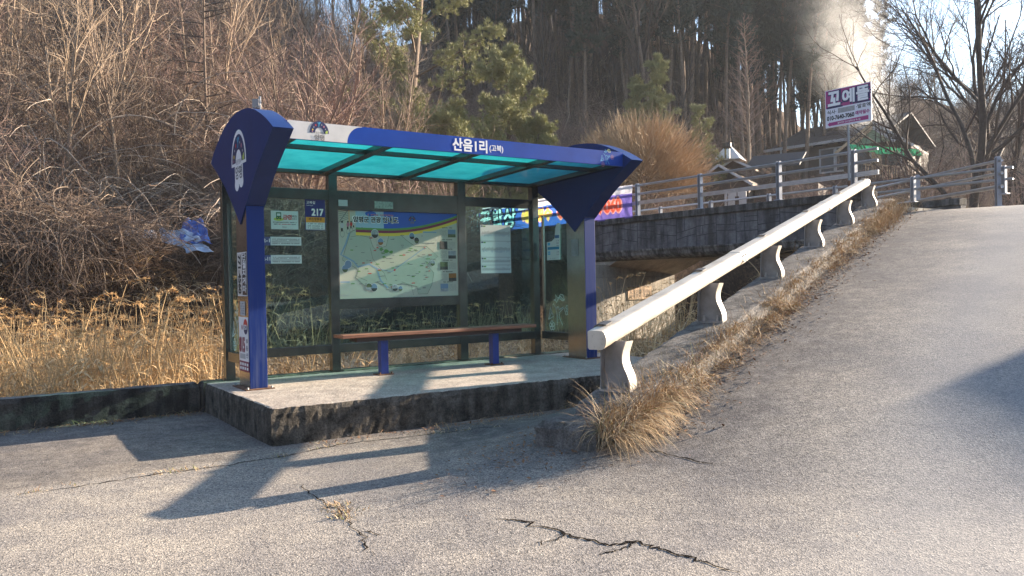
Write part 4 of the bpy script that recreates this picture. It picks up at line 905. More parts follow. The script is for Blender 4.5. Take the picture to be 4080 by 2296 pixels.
zf = 2.92
railing('road_railing', 'three rail steel fence at the crest of the road under the bare dark trees', [fB*np.array((1, 1, 0)), fA*np.array((1, 1, 0)), fC*np.array((1, 1, 0))], zf, 1.16, [(1.05, 0.034, 'tube'), (0.76, 0.036, 'tube'), (0.46, 0.045, 'tube')], ext0=0.14, ext1=0.2)

# ------------------------------------------------------------------ banner
def cloth(name, col):
    m = bpy.data.materials.new(name); m.use_nodes = True; nt = m.node_tree; nt.nodes.remove(nt.nodes['Principled BSDF']); o = nt.nodes['Material Output']
    d = nt.nodes.new('ShaderNodeBsdfDiffuse'); t = nt.nodes.new('ShaderNodeBsdfTranslucent'); x = nt.nodes.new('ShaderNodeMixShader'); x.inputs[0].default_value = 0.5
    d.inputs[0].default_value = (*col, 1); t.inputs[0].default_value = (*col, 1); nt.links.new(d.outputs[0], x.inputs[1]); nt.links.new(t.outputs[0], x.inputs[2]); nt.links.new(x.outputs[0], o.inputs[0]); return m
def text_mask(M, x0, z0, cell, body, cx, cy, w, h):
    """mark the cells of grid M (rows = height, columns = length) that the printed word covers"""
    V, F = text_geo(body); mn, mx = V.min(0), V.max(0); Q = (V - (mn + mx)/2)*np.array((w/(mx-mn)[0], h/(mx-mn)[1])) + np.array((cx, cy)); Q = (Q - np.array((x0, z0)))/cell
    for f in F:
        for i in range(1, len(f)-1):
            t = Q[[f[0], f[i], f[i+1]]]; lo = np.maximum(np.floor(t.min(0)).astype(int), 0); hi = np.minimum(np.ceil(t.max(0)).astype(int), (M.shape[1]-1, M.shape[0]-1))
            if (hi < lo).any(): continue
            gx, gy = np.meshgrid(np.arange(lo[0], hi[0]+1) + 0.5, np.arange(lo[1], hi[1]+1) + 0.5)
            e = lambda p, q: (q[0]-p[0])*(gy-p[1]) - (q[1]-p[1])*(gx-p[0])
            a, b, c = e(t[0], t[1]), e(t[1], t[2]), e(t[2], t[0]); k = ((a >= -0.02) & (b >= -0.02) & (c >= -0.02)) | ((a <= 0.02) & (b <= 0.02) & (c <= 0.02))
            M[lo[1]:hi[1]+1, lo[0]:hi[0]+1] |= k
def grow_mask(M, n):
    for _ in range(n):
        G = M.copy(); G[1:] |= M[:-1]; G[:-1] |= M[1:]; G[:, 1:] |= M[:, :-1]; G[:, :-1] |= M[:, 1:]; M = G
    return M
def make_banner():
    ln, Hh, cell = 8.95, 0.935, 0.0125
    nx, nz = int(ln/cell), int(Hh/cell); K = np.zeros((nz, nx), int)
    mats = [cloth('banner_blue', (0.05, 0.13, 0.48)), cloth('banner_violet', (0.19, 0.15, 0.50)), cloth('banner_white', (0.62, 0.62, 0.68)), cloth('banner_cyan', (0.46, 0.76, 0.78)), cloth('banner_dark', (0.02, 0.035, 0.06)), cloth('banner_gold', (0.90, 0.58, 0.12)), cloth('banner_red', (0.80, 0.12, 0.07)), cloth('banner_glow', (0.82, 0.38, 0.36)), cloth('banner_teal', (0.16, 0.50, 0.60))]
    zz, xx = np.meshgrid((np.arange(nz) + 0.5)*cell, (np.arange(nx) + 0.5)*cell, indexing='ij')
    K[:] = np.where(xx > 6.3, 1, 0); K[(zz > 0.68 - 0.05*np.sin(xx*0.7)) & ((xx > 3.4) | (zz > 0.80))] = 2; K[(xx < 0.12)] = 2
    A = np.zeros((nz, nx), bool)
    for cx, ch in zip((0.60, 1.36, 2.12, 2.88), '산골밥상'): text_mask(A, 0, 0, cell, ch, cx, 0.46, 0.64, 0.64)
    A = grow_mask(A, 2); K[grow_mask(A, 6)] = 4; K[A] = 3; K[A & (zz < 0.44 + 0.03*np.sin(xx*9))] = 8; K[A & (zz < 0.30)] = 3
    B = np.zeros((nz, nx), bool); text_mask(B, 0, 0, cell, '예약필수', 4.42, 0.42, 1.62, 0.36); K[grow_mask(B, 5)] = 7; K[grow_mask(B, 2)] = 5
    C = np.zeros((nz, nx), bool); text_mask(C, 0, 0, cell, '010-7640-7060', 7.0, 0.42, 2.9, 0.36); K[grow_mask(C, 6)] = 7; K[grow_mask(C, 2)] = 6
    xs = np.linspace(0, ln, nx + 1); zs = np.linspace(0, Hh, nz + 1); ZZ, XX = np.meshgrid(zs, xs, indexing='ij')
    D_ = 0.015*np.sin(XX*5.1 + ZZ*2) + 0.012*np.sin(XX*11 - ZZ*5) + 0.004
    V = (-BD)[None, None]*XX[..., None] + Z[None, None]*ZZ[..., None] - BW[None, None]*D_[..., None]; V = V.reshape(-1, 3); b = MB(); k1 = nx + 1
    J, I = np.meshgrid(np.arange(nz), np.arange(nx), indexing='ij'); Fq = np.stack([J*k1 + I, J*k1 + I + 1, (J+1)*k1 + I + 1, (J+1)*k1 + I], -1)
    b.V.append(V); b.n = len(V)
    for k in range(len(mats)):
        f = Fq[K == k]
        if len(f): b.F.append((f, b.m(mats[k])))
    ob = b.build('banner', loc=tuple(bp(6.66 + ln, -0.02, 3.15)), smooth=True); tag(ob, 'long blue and violet restaurant banner tied to the bridge railing', 'banner')
make_banner()

# ------------------------------------------------------------------ roadside restaurant sign
def make_sign():
    root = empty('roadside_sign', (6.98, 16.5, 2.85)); off = np.array(root.location); tag(root, 'magenta and white restaurant sign on a steel pole at the bridge end', 'sign')
    u = np.array((0.608, -0.794, 0)); nrm = np.array((-0.794, -0.608, 0)); wv = Z
    c = np.array((7.03, 16.6, 4.943)) - off; w_, h_ = 1.008, 0.785
    mg = mat('sign_magenta', (0.34, 0.03, 0.17), 0.45); wt = mat('sign_white', (0.70, 0.70, 0.76), 0.45)
    b = MB(); b.obox(c, (u, wv, nrm), (w_/2, h_/2, 0.012), wt)
    O = lambda k: c + nrm*(0.0135 + 0.0015*k)
    b.rect(-w_/2 + 0.012, 0.01, w_/2 - 0.012, h_/2 - 0.012, O(0), u, wv, mg)
    for ch, x in zip('꼬예뜰', (-0.30, 0.02, 0.33)):
        b.text(ch, x + 0.01, 0.185, 0.29, 0.30, O(1), u, wv, M_NAVY, 0.075); b.text(ch, x - 0.004, 0.20, 0.255, 0.275, O(2), u, wv, M_WI, 0.035)
    b.text('식사·', -0.36, -0.075, 0.20, 0.085, O(1), u, wv, M_BLK, 0.02); b.text('·발효액', 0.335, -0.055, 0.30, 0.085, O(1), u, wv, M_BLK, 0.02)
    b.rect(-0.22, -0.12, 0.15, -0.02, O(1), u, wv, mat('sign_cover', (0.33, 0.33, 0.33), 0.6, var=0.2, scale=20))
    b.text('010-7640-7060', -0.165, -0.2, 0.60, 0.085, O(1), u, wv, M_BLK, 0.03); b.text('예약필수', 0.315, -0.185, 0.30, 0.08, O(1), u, wv, mg, 0.03)
    b.poly([(-0.46, -0.325), (-0.40, -0.275), (-0.40, -0.29), (0.44, -0.27), (0.44, -0.355), (-0.40, -0.36), (-0.40, -0.375)], O(1), u, wv, mg)
    b.text('늘뜨다리 건너 왼쪽으로 쭈~욱!', 0.02, -0.322, 0.5, 0.04, O(2), u, wv, M_WI, 0.01)
    b.build('sign_panel', root)
    pb = MB(); x0 = np.array((7.05, 16.66, 0)) - off*np.array((1, 1, 0))
    pb.tube([x0 + Z*0.55, x0 + Z*2.4], 0.026, mat('sign_pole_grey', (0.26, 0.27, 0.28), 0.4, 0.6), 8); pb.tube([x0 - Z*0.1, x0 + Z*0.55], 0.03, M_RUST, 8); pb.build('pole', root)
make_sign()

# ------------------------------------------------------------------ houses beyond the bridge
M_DROOF = mat('dark_shingle_roof', (0.05, 0.046, 0.05), 0.75, var=0.25, scale=12, bmp=0.4, bscale=30)
M_TRIM = mat('pale_trim', (0.45, 0.46, 0.48), 0.5, var=0.15, scale=5); M_TWALL = mat('dark_timber_wall', (0.07, 0.045, 0.03), 0.8, var=0.35, scale=14)
M_PALEW = mat('pale_timber', (0.58, 0.43, 0.27), 0.7, var=0.3, scale=9); M_WPANE = mat('window_pane_dark', (0.10, 0.11, 0.12), 0.12, spec=0.8)
def make_house():
    D0 = 55.0
    L_ = atS(3066, 601, 56); Rr = atS(3369, 554, 52); Rr[2] = L_[2] = (L_[2] + Rr[2])/2
    root = empty('house', (*((L_ + Rr)/2)[:2], 6.0)); off = np.array(root.location); tag(root, 'dark roofed timber house with a green awning and pale gable trim beyond the bridge', 'house')
    u = Rr - L_; lu = np.linalg.norm(u); u /= lu; v = np.array((-u[1], u[0], 0)); q = lambda a, b, z: L_ - off + u*a + v*b + Z*z
    rb = MB(); rise = 1.9
    def slabq(P, th, mt): rb.add([p for p in P] + [p - Z*th for p in P], [(0, 1, 2, 3), (7, 6, 5, 4), (0, 4, 5, 1), (1, 5, 6, 2), (2, 6, 7, 3), (3, 7, 4, 0)], mt)
    slabq([q(-0.2, 0, 0), q(lu + 2.5, 0, 0), q(lu + 2.5, 4.2, rise), q(0.3, 4.2, rise)], 0.12, M_DROOF); slabq([q(0.3, 4.2, rise), q(lu + 2.5, 4.2, rise), q(lu + 2.5, 8.4, 0), q(-0.2, 8.4, 0)], 0.12, M_DROOF)
    ro = rb.build('roof', root)
    gb = MB(); gb.bar(q(-0.4, -0.06, -0.02), q(lu + 0.2, -0.06, -0.02), 0.14, 0.17, M_TRIM); gb.bar(q(0.9, -0.05, -0.1), q(0.9, -0.05, -1.2), 0.10, 0.10, M_TRIM, up=X); gb.build('gutter', ro)
    wb = MB(); wb.obox(q(lu/2 + 1.0, 4.2, -3.1), (u, v, Z), (lu/2 + 1.2, 3.6, 3.0), M_TWALL); wb.build('wall', root)
    for a in (3.9, 5.0):
        wo = MB(); c = q(a, 0.58, -1.15); wo.obox(c, (u, v, Z), (0.5, 0.03, 0.75), M_WPANE); wn = wo.build('window', root)
        fb = MB()
        for s_ in (-0.5, 0.5): fb.obox(c + u*s_ - v*0.02, (u, v, Z), (0.05, 0.05, 0.8), M_TRIM)
        for s_ in (-0.78, 0.78): fb.obox(c + Z*s_ - v*0.02, (u, v, Z), (0.55, 0.05, 0.05), M_TRIM)
        fb.build('frame', wn)
    # gabled wing on the right
    A = atS(3478, 484, 50.5); hw, hh = 2.3, 1.7
    g = np.array((0.80, -0.60, 0)); k = np.array((0.60, 0.80, 0)); o = A - off
    wr = MB()
    for s_ in (-1, 1):
        P = [o, o + g*hw*s_ - Z*hh, o + g*hw*s_ - Z*hh + k*5, o + k*5]
        wr.add(P + [p - Z*0.14 for p in P], [(0, 1, 2, 3), (7, 6, 5, 4), (0, 4, 5, 1), (1, 5, 6, 2), (2, 6, 7, 3), (3, 7, 4, 0)], M_DROOF)
    wo = wr.build('roof', root)
    tb = MB()
    for s_ in (-1, 1): tb.bar(o - k*0.05 - Z*0.08, o + g*hw*s_ - Z*(hh + 0.08) - k*0.05, 0.08, 0.17, M_PALEW if s_ < 0 else M_TRIM)
    o2 = atS(3476, 508, 49.3) - off
    for s_ in (-1, 1): tb.bar(o2, o2 + g*1.25*s_ - Z*1.0, 0.10, 0.17, M_PALEW if s_ < 0 else M_TRIM)
    tb.build('gable_trim', wo)
    wg = MB(); pg = mat('pale_green_gable', (0.22, 0.30, 0.20), 0.7)
    wg.add([o2 + k*0.1, o2 + g*1.15 - Z*0.95 + k*0.1, o2 - g*1.15 - Z*0.95 + k*0.1], [(0, 1, 2)], pg); wg.obox(o - Z*3.6 + k*2.6, (g, k, Z), (1.9, 2.2, 1.9), M_TWALL); wg.build('gable_wall', root)
    # green awning on posts over the deck
    ab_ = MB(); gm = cloth('green_awning_sheet', (0.10, 0.62, 0.28))
    p0, p1 = atS(3385, 575, 48) - off, atS(3660, 596, 47) - off; dl = p1 - p0
    for i in range(9):
        a = p0 + dl*i/9; c = p0 + dl*(i+0.92)/9; dz = 0.05*((i % 3) - 1); sh = np.array((-0.5, -1.5, -0.62 + dz))
        ab_.add([a, c, c + sh, a + sh, a - Z*0.03, c - Z*0.03, c + sh - Z*0.03, a + sh - Z*0.03], [(0, 1, 2, 3), (7, 6, 5, 4), (3, 2, 6, 7), (0, 4, 5, 1), (1, 5, 6, 2), (3, 7, 4, 0)], gm)
    ab_.build('awning', root)
    for i in range(5):
        b = MB(); a = p0 + dl*(i + 0.3)/4.6 + np.array((-0.4, -1.1, -0.35)); b.bar(a, a - Z*1.6, 0.08, 0.08, M_TRIM if i % 2 else M_TWALL, up=X); b.build('awning_post', root)
    db = MB(); e0, e1 = atS(3440, 655, 46.5) - off, atS(3690, 672, 45.5) - off
    db.bar(e0, e1, 0.12, 0.09, M_PALEW); de = e1 - e0
    for i in range(27): a = e0 + de*i/26; db.bar(a, a - Z*0.85, 0.045, 0.045, M_PALEW if i % 3 else M_TWALL, up=X)
    db.bar(e0 - Z*0.85, e1 - Z*0.85, 0.15, 0.16, M_TWALL); db.build('deck_rail', root)
    sb = MB(); c = atS(3492, 632, 48.5) - off
    for i in range(6): sb.obox(c + Z*(0.16*i - 0.4), (g, k, Z), (0.28, 0.15, 0.07), M_PALEW)
    sb.build('stacked_timber', root)
    for i in range(3):
        b = MB(); c = p0 + dl*(0.12 + 0.26*i) + np.array((0.6, 1.4, -0.85)); b.obox(c, (g, k, Z), (0.55, 0.04, 0.55), M_WPANE); b.build('window', root)
make_house()
def make_pavilion():
    A = atS(2863, 655, 42); root = empty('cabin', (A[0], A[1], 4.5)); off = np.array(root.location); tag(root, 'small brown cabin with stepped gables and a steel chimney behind the bridge railing', 'cabin')
    g = np.array((0.86, -0.5, 0)); k = np.array((0.5, 0.86, 0)); o = A - off
    br = mat('brown_shingle_roof', (0.16, 0.10, 0.06), 0.8, var=0.3, scale=10)
    def gable(o, hw, hh, dp, mt, name):
        b = MB()
        for s_ in (-1, 1):
            P = [o, o + g*hw*s_ - Z*hh, o + g*hw*s_ - Z*hh + k*dp, o + k*dp]
            b.add(P + [p - Z*0.1 for p in P], [(0, 1, 2, 3), (7, 6, 5, 4), (0, 4, 5, 1), (1, 5, 6, 2), (2, 6, 7, 3), (3, 7, 4, 0)], mt)
        ro = b.build(name, root); t = MB()
        for s_ in (-1, 1): t.bar(o - k*0.04 - Z*0.05, o + g*hw*s_ - Z*(hh + 0.05) - k*0.04, 0.06, 0.12, M_TRIM)
        t.build('trim', ro); return ro
    gable(o, 1.75, 1.15, 4.0, br, 'roof')
    o2 = atS(2920, 633, 43.2) - off; gable(o2, 0.95, 0.5, 3.0, br, 'roof')
    xb = MB(); e = atS(2990, 668, 44) - off; xb.add([e - g*0.3, e + g*2.6, e + g*2.6 + k*2 + Z*0.9, e - g*0.3 + k*2 + Z*0.9] + [p - Z*0.1 for p in (e - g*0.3, e + g*2.6, e + g*2.6 + k*2 + Z*0.9, e - g*0.3 + k*2 + Z*0.9)], [(0, 1, 2, 3), (7, 6, 5, 4), (0, 4, 5, 1), (1, 5, 6, 2), (2, 6, 7, 3), (3, 7, 4, 0)], M_DROOF); xb.build('roof', root)
    wb = MB(); wb.obox(o - Z*2.4 + k*2.2, (g, k, Z), (1.45, 1.8, 1.5), M_TWALL); wb.obox(o - Z*2.4 + k*3 + g*3.0, (g, k, Z), (1.7, 1.5, 1.2), M_TWALL); wb.build('wall', root)
    hat = MB(); c = atS(2903, 640, 43.5) - off; sv = mat('white_metal_cone', (0.62, 0.64, 0.68), 0.35, 0.3)
    ap = c + Z*0.95; base = [c + g*x + k*y for x, y in ((-0.75, -0.5), (0.75, -0.5), (0.75, 0.9), (-0.75, 0.9))]; hat.add([ap] + base, [(0, 1, 2), (0, 2, 3), (0, 3, 4), (0, 4, 1)], sv); hat.build('roof_cone', root)
    cb = MB(); p = atS(2898, 632, 42.6) - off; cb.tube([p, p + Z*0.55], 0.14, M_STEEL, 10); cb.tube([p + Z*0.50, p + Z*0.56, p + Z*0.60, p + Z*0.82], [0.14, 0.2, 0.24, 0.24], mat('sooty_cowl', (0.06, 0.055, 0.05), 0.5, 0.6), 12); cb.build('chimney', root)
    f = k*(-0.1) + k*0.5
    fb = MB(); p = atS(2937, 795, 41.3) - off; wt = mat('white_door', (0.50, 0.50, 0.50), 0.5)
    for i in (-1, 1): fb.obox(p + g*i*0.25, (g, k, Z), (0.22, 0.03, 0.42), wt)
    fb.obox(p - g*0.58 + Z*0.0, (g, k, Z), (0.06, 0.05, 0.45), wt); fb.obox(p - Z*0.1 - k*0.035, (g, k, Z), (0.10, 0.02, 0.25), M_TWALL); fb.build('door', root)
make_pavilion()
# unseen shed added right of the frame: its corner casts the ramp's shadow
def make_shadow_shed():
    s = np.array((math.cos(R(SUN_AZ)), math.sin(R(SUN_AZ)), math.tan(R(SUN_EL)))); tip = np.array((3.312, 6.551, 0.467)) + s*22
    r_ = np.array((0.485, -0.875, 0)); k = np.array((0.875, 0.485, 0)); root = empty('shadow_shed', (tip[0], tip[1], 2.4)); off = np.array(root.location); tag(root, 'unseen grey shed added at the right to cast the shadow on the ramp', 'shed')
    o = tip - off; wb = MB(); wb.obox(o + r_*3.3 + k*1.7 - Z*2.2, (r_, k, Z), (3.1, 1.5, 2.05), M_TRIM); wb.build('wall', root)
    rb = MB(); rb.obox(o + r_*3.3 + k*1.7 - Z*0.075, (r_, k, Z), (3.3, 1.7, 0.075), M_DROOF); rb.build('roof', root)
    db = MB(); db.obox(o + r_*2 + k*0.17 - Z*3.0, (r_, k, Z), (0.5, 0.03, 1.1), M_TWALL); db.build('door', root)
make_shadow_shed()

# ------------------------------------------------------------------ tarpaulins on the terrace
def tarp(name, label, quad, mt, seed, sag=0.12, nn=26, hump=0.0):
    r = np.random.default_rng(seed); C = [np.array(c, float) for c in quad]; V = []; c0 = sum(C)/4
    for j in range(nn):
        for i in range(nn):
            s, t = i/(nn-1), j/(nn-1); p = (C[0]*(1-s) + C[1]*s)*(1-t) + (C[3]*(1-s) + C[2]*s)*t
            w_ = sag*(math.sin(9*s + 5*t + seed)*0.5 + math.sin(17*s - 11*t + 2*seed)*0.3 + math.sin(3*s + 21*t)*0.25)
            p = p + np.array((0.5, -0.7, 0.5))*w_ + Z*hump*math.sin(PI*s)*math.sin(PI*min(1, t*1.3)); V.append(p - c0)
    b = MB(); b.add(V, [(j*nn+i, j*nn+i+1, (j+1)*nn+i+1, (j+1)*nn+i) for j in range(nn-1) for i in range(nn-1)], mt)
    ob = b.build(name, loc=tuple(c0), smooth=True); sd = ob.modifiers.new('solid', 'SOLIDIFY'); sd.thickness = 0.01; tag(ob, label, 'tarpaulin', 'tarpaulins on the terrace'); return ob
M_TB = mat('blue_tarp', (0.03, 0.10, 0.36), 0.35, var=0.3, scale=3); M_TW = mat('white_sheet', (0.55, 0.60, 0.66), 0.4, var=0.2, scale=4); M_TG = mat('silver_sheet', (0.35, 0.45, 0.58), 0.35, var=0.3, scale=5); M_TC = mat('bright_blue_tarp', (0.02, 0.26, 0.62), 0.35, var=0.15, scale=3)
tarp('tarpaulin', 'dark blue tarpaulin draped over a stack left of the shelter', [at(448, 610, 19.0), at(535, 612, 18.8), at(505, 550, 20.0), at(462, 552, 20.2)], M_TB, 1, 0.10)
tarp('tarpaulin', 'silvery white sheet spread on the terrace below the blue tarpaulin', [at(420, 640, 18.6), at(538, 632, 18.4), at(470, 577, 19.6), at(398, 578, 19.8)], M_TG, 2, 0.10)
tarp('tarpaulin', 'long pale sheet half hidden by vines at the terrace edge', [at(268, 602, 18.8), at(395, 597, 18.8), at(385, 577, 19.5), at(275, 582, 19.5)], M_TW, 3, 0.08)
tarp('tarpaulin', 'pale blue tarpaulin wall seen through the left glass of the shelter', [at(758, 640, 21.5), at(826, 640, 21.3), at(826, 580, 21.3), at(758, 580, 21.5)], M_TG, 4, 0.03)
tarp('tarpaulin', 'bright blue tarpaulin top seen through the left glass of the shelter', [at(752, 582, 21.3), at(830, 582, 21.1), at(822, 548, 22.2), at(762, 548, 22.4)], M_TC, 5, 0.05)
p = at(655, 300, 22.0); b = MB(); b.tube([(0, 0, -3.2), (0, 0, 0.62)], 0.035, M_TRIM, 8); b.obox((-0.1, 0, 0.42), (X, Y, Z), (0.09, 0.08, 0.12), mat('grey_box', (0.25, 0.25, 0.26), 0.5)); tag(b.build('marker_post', loc=tuple(p)), 'thin pale post with a grey box rising behind the left fan panel', 'post')
import zlib
# ------------------------------------------------------------------ vegetation
def unit(v): return v/(np.linalg.norm(v) + 1e-9)
def rot_about(d, ang, az, r):
    """tilt direction d by ang around a random perpendicular given by az"""
    a = np.cross(d, (0, 0, 1.0)) if abs(d[2]) < 0.95 else np.cross(d, (1.0, 0, 0)); a = unit(a); b = np.cross(d, a)
    p = a*math.cos(az) + b*math.sin(az); return unit(d*math.cos(ang) + p*math.sin(ang))
def stem(r, p, d, L, seg, wander, trop):
    P = [p]; s = L/seg
    for i in range(seg):
        d = unit(d + r.normal(0, wander, 3) + np.array((0, 0, trop))); p = p + d*s; P.append(p)
    return np.array(P)
def grow(r, out, p, d, L, rad, lv, par, floor=None):
    """par: per level (segments, wander, tropism, children, first, angle, length ratio, tip ratio)"""
    seg, wan, trop, nc, first, ang, lr, tip = par[lv]
    P = stem(r, p, d, L, seg, wan, trop); R_ = np.linspace(rad, rad*tip, len(P)); out.append((P, R_, lv))
    if lv + 1 >= len(par): return
    for k in range(int(nc*r.uniform(0.75, 1.25) + 0.5)):
        t = first + (1-first)*(k + r.uniform(0.1, 0.9))/nc; t = min(t, 0.995); x = t*seg; i = min(int(x), seg-1); f = x - i
        q = P[i]*(1-f) + P[i+1]*f; dd = unit(P[i+1] - P[i])
        grow(r, out, q, rot_about(dd, ang*r.uniform(0.65, 1.35), r.uniform(0, 2*PI), r), L*lr*(1.15 - 0.6*t*0.8)*r.uniform(0.6, 1.25), max(0.003, (rad + (rad*tip - rad)*t)*0.62), lv+1, par)
def poly_mesh(mb, lines, mats, nside=(7, 5, 3, 3, 3)):
    for P, R_, lv in lines: mb.tube(P, R_, mats[min(lv, len(mats)-1)], nside[min(lv, len(nside)-1)], cap=False)

M_TW1 = mat('bare_twig_tan', (0.33, 0.245, 0.17), 0.85, rand=0.35)
M_TW2 = mat('bare_twig_brown', (0.125, 0.083, 0.058), 0.85, rand=0.35)
M_TW3 = mat('bare_twig_reddish', (0.25, 0.165, 0.13), 0.85, rand=0.3)
M_PALE = mat('bleached_stem', (0.44, 0.35, 0.265), 0.8, rand=0.25)
M_BK1 = mat('pale_bark', (0.26, 0.19, 0.13), 0.9, var=0.35, scale=8, rand=0.25)
M_BK2 = mat('dark_bark', (0.060, 0.047, 0.040), 0.9, var=0.4, scale=9, bmp=0.4, bscale=20)
M_BK3 = mat('larch_bark', (0.17, 0.12, 0.085), 0.9, var=0.45, scale=10, bmp=0.5, bscale=16)
M_TWD = mat('dark_twig', (0.075, 0.055, 0.045), 0.9)
M_WIL = mat('willow_twig_gold', (0.42, 0.29, 0.165), 0.75, var=0.25, scale=1.2)
M_NEED = mat('pine_needles', (0.30, 0.295, 0.125), 0.6, var=0.35, scale=1.6, spec=0.3)
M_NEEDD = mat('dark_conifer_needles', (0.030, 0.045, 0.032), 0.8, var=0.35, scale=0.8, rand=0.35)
M_REED = mat('dry_reed_straw', (0.62, 0.42, 0.205), 0.8, var=0.25, scale=4, rand=0.3)
M_PLUME = mat('reed_plume', (0.66, 0.41, 0.18), 0.85, rand=0.2)
M_DRYG = mat('dry_grass_blades', (0.46, 0.30, 0.14), 0.8, var=0.35, scale=14, rand=0.25)
M_DRYP = mat('pale_dry_blade', (0.60, 0.46, 0.28), 0.8, rand=0.2); M_DRYB = mat('brown_dry_blade', (0.24, 0.14, 0.075), 0.85)
M_DGRN = mat('half_green_blades', (0.20, 0.19, 0.06), 0.8)
M_LEAF = mat('fallen_leaf', (0.26, 0.13, 0.06), 0.85, var=0.4, scale=20)

def proto(name, mb):
    return bpy.data.objects.new(name, mb.to_mesh(name))
def scatter(name, protos, pts, rots, scls, idx, label, cat):
    """one stuff object: points carrying rotation, scale and kind, instanced by geometry nodes"""
    c = bpy.data.collections.new(name + '_kinds')
    for i, p in enumerate(protos): p.name = '%s_%02d' % (name, i); c.objects.link(p)
    me = bpy.data.meshes.new(name); me.from_pydata([tuple(p) for p in pts], [], [])
    def attr(nm, typ, arr, key):
        a = me.attributes.new(nm, typ, 'POINT'); a.data.foreach_set(key, np.asarray(arr).ravel())
    attr('rot', 'FLOAT_VECTOR', np.asarray(rots, np.float32), 'vector'); attr('scl', 'FLOAT_VECTOR', np.asarray(scls, np.float32), 'vector'); attr('kindex', 'INT', np.asarray(idx, np.int32), 'value')
    ob = bpy.data.objects.new(name, me); COL.objects.link(ob)
    g = bpy.data.node_groups.new(name, 'GeometryNodeTree'); g.interface.new_socket('Geometry', in_out='INPUT', socket_type='NodeSocketGeometry'); g.interface.new_socket('Geometry', in_out='OUTPUT', socket_type='NodeSocketGeometry')
    gi = g.nodes.new('NodeGroupInput'); go = g.nodes.new('NodeGroupOutput'); ci = g.nodes.new('GeometryNodeCollectionInfo'); io = g.nodes.new('GeometryNodeInstanceOnPoints')
    ci.inputs['Collection'].default_value = c; ci.inputs['Separate Children'].default_value = True; ci.inputs['Reset Children'].default_value = True
    def na(nm, dt):
        n = g.nodes.new('GeometryNodeInputNamedAttribute'); n.data_type = dt; n.inputs['Name'].default_value = nm; return n.outputs[0]
    io.inputs['Pick Instance'].default_value = True
    e2r = g.nodes.new('FunctionNodeEulerToRotation')
    L = g.links.new
    L(gi.outputs[0], io.inputs['Points']); L(ci.outputs[0], io.inputs['Instance']); L(na('kindex', 'INT'), io.inputs['Instance Index']); L(na('rot', 'FLOAT_VECTOR'), e2r.inputs[0]); L(e2r.outputs[0], io.inputs['Rotation']); L(na('scl', 'FLOAT_VECTOR'), io.inputs['Scale'])
    L(io.outputs[0], go.inputs[0])
    md = ob.modifiers.new('scatter', 'NODES'); md.node_group = g
    tag(ob, label, cat, kind='stuff'); return ob

# --- hillside brush
def shrub(seed, h, n, mats, arch=0.0, spread=0.5, thin=1.0):
    r = np.random.default_rng(seed); out = []
    par = [(6, 0.21, -arch, 6, 0.25, 0.7, 0.5, 0.35), (5, 0.28, -arch*0.5, 5, 0.2, 0.75, 0.5, 0.4), (3, 0.25, 0.0, 0, 0, 0, 0, 0.4)]
    for i in range(n):
        az = r.uniform(0, 2*PI); d = unit(np.array((math.cos(az)*spread*r.uniform(0.3, 1.2), math.sin(az)*spread*r.uniform(0.3, 1.2), 1)))
        grow(r, out, np.array((r.normal(0, 0.25), r.normal(0, 0.25), -0.1)), d, h*r.uniform(0.6, 1.15), 0.018*thin*r.uniform(0.7, 1.3), 0, par)
    mb = MB(); poly_mesh(mb, out, mats, (4, 3, 3)); return mb
def vine(seed, mats):
    r = np.random.default_rng(seed); out = []
    for i in range(24):
        az = r.uniform(0, 2*PI); L = r.uniform(0.8, 2.4); p = np.array((r.normal(0, 0.5), r.normal(0, 0.5), 0.0)); d = unit(np.array((math.cos(az)*0.7, math.sin(az)*0.7, 1.0))); P = [p]; k = 11; curl = r.uniform(0.16, 0.34)
        for j in range(k): d = unit(d + r.normal(0, 0.10, 3) + np.array((math.cos(az)*0.06, math.sin(az)*0.06, -curl))); p = p + d*L/k; P.append(p)
        out.append((np.array(P), np.linspace(0.010, 0.004, k+1)*r.uniform(0.6, 1.2), 0))
        for _ in range(4):
            j = r.integers(3, k); q = P[j]; out.append((stem(r, q, unit(r.normal(0, 1, 3)), r.uniform(0.3, 0.9), 4, 0.3, -0.1), np.linspace(0.006, 0.003, 5), 1))
    mb = MB(); poly_mesh(mb, out, mats, (4, 3)); return mb
brush = [proto('b', shrub(s, h, int(n*1.5), m, a, sp, 0.74)) for s, h, n, m, a, sp in ((1, 1.9, 9, [M_TW1], 0.0, 0.55), (2, 2.4, 8, [M_TW2], 0.02, 0.6), (3, 1.6, 11, [M_TW2, M_TW1], 0.08, 0.8), (4, 2.8, 7, [M_TW3], -0.03, 0.4), (5, 2.0, 9, [M_TW1, M_TW2], 0.1, 0.7), (6, 1.4, 12, [M_TW3, M_TW1], 0.05, 0.9))] + [proto('b', shrub(s, h, n, [M_PALE, M_TW1], a, sp, 0.95)) for s, h, n, a, sp in ((7, 2.6, 4, 0.10, 0.8), (8, 2.2, 5, 0.16, 0.9))]
vines = [proto('v', vine(s, m)) for s, m in ((11, [M_TW1, M_TW2]), (12, [M_TW2]), (13, [M_TW2]), (14, [M_TW2, M_TW2]), (15, [M_PALE, M_TW1]), (16, [M_PALE, M_TW2]))]  # bank vines take the darker twig, the bank's shade put into their colour
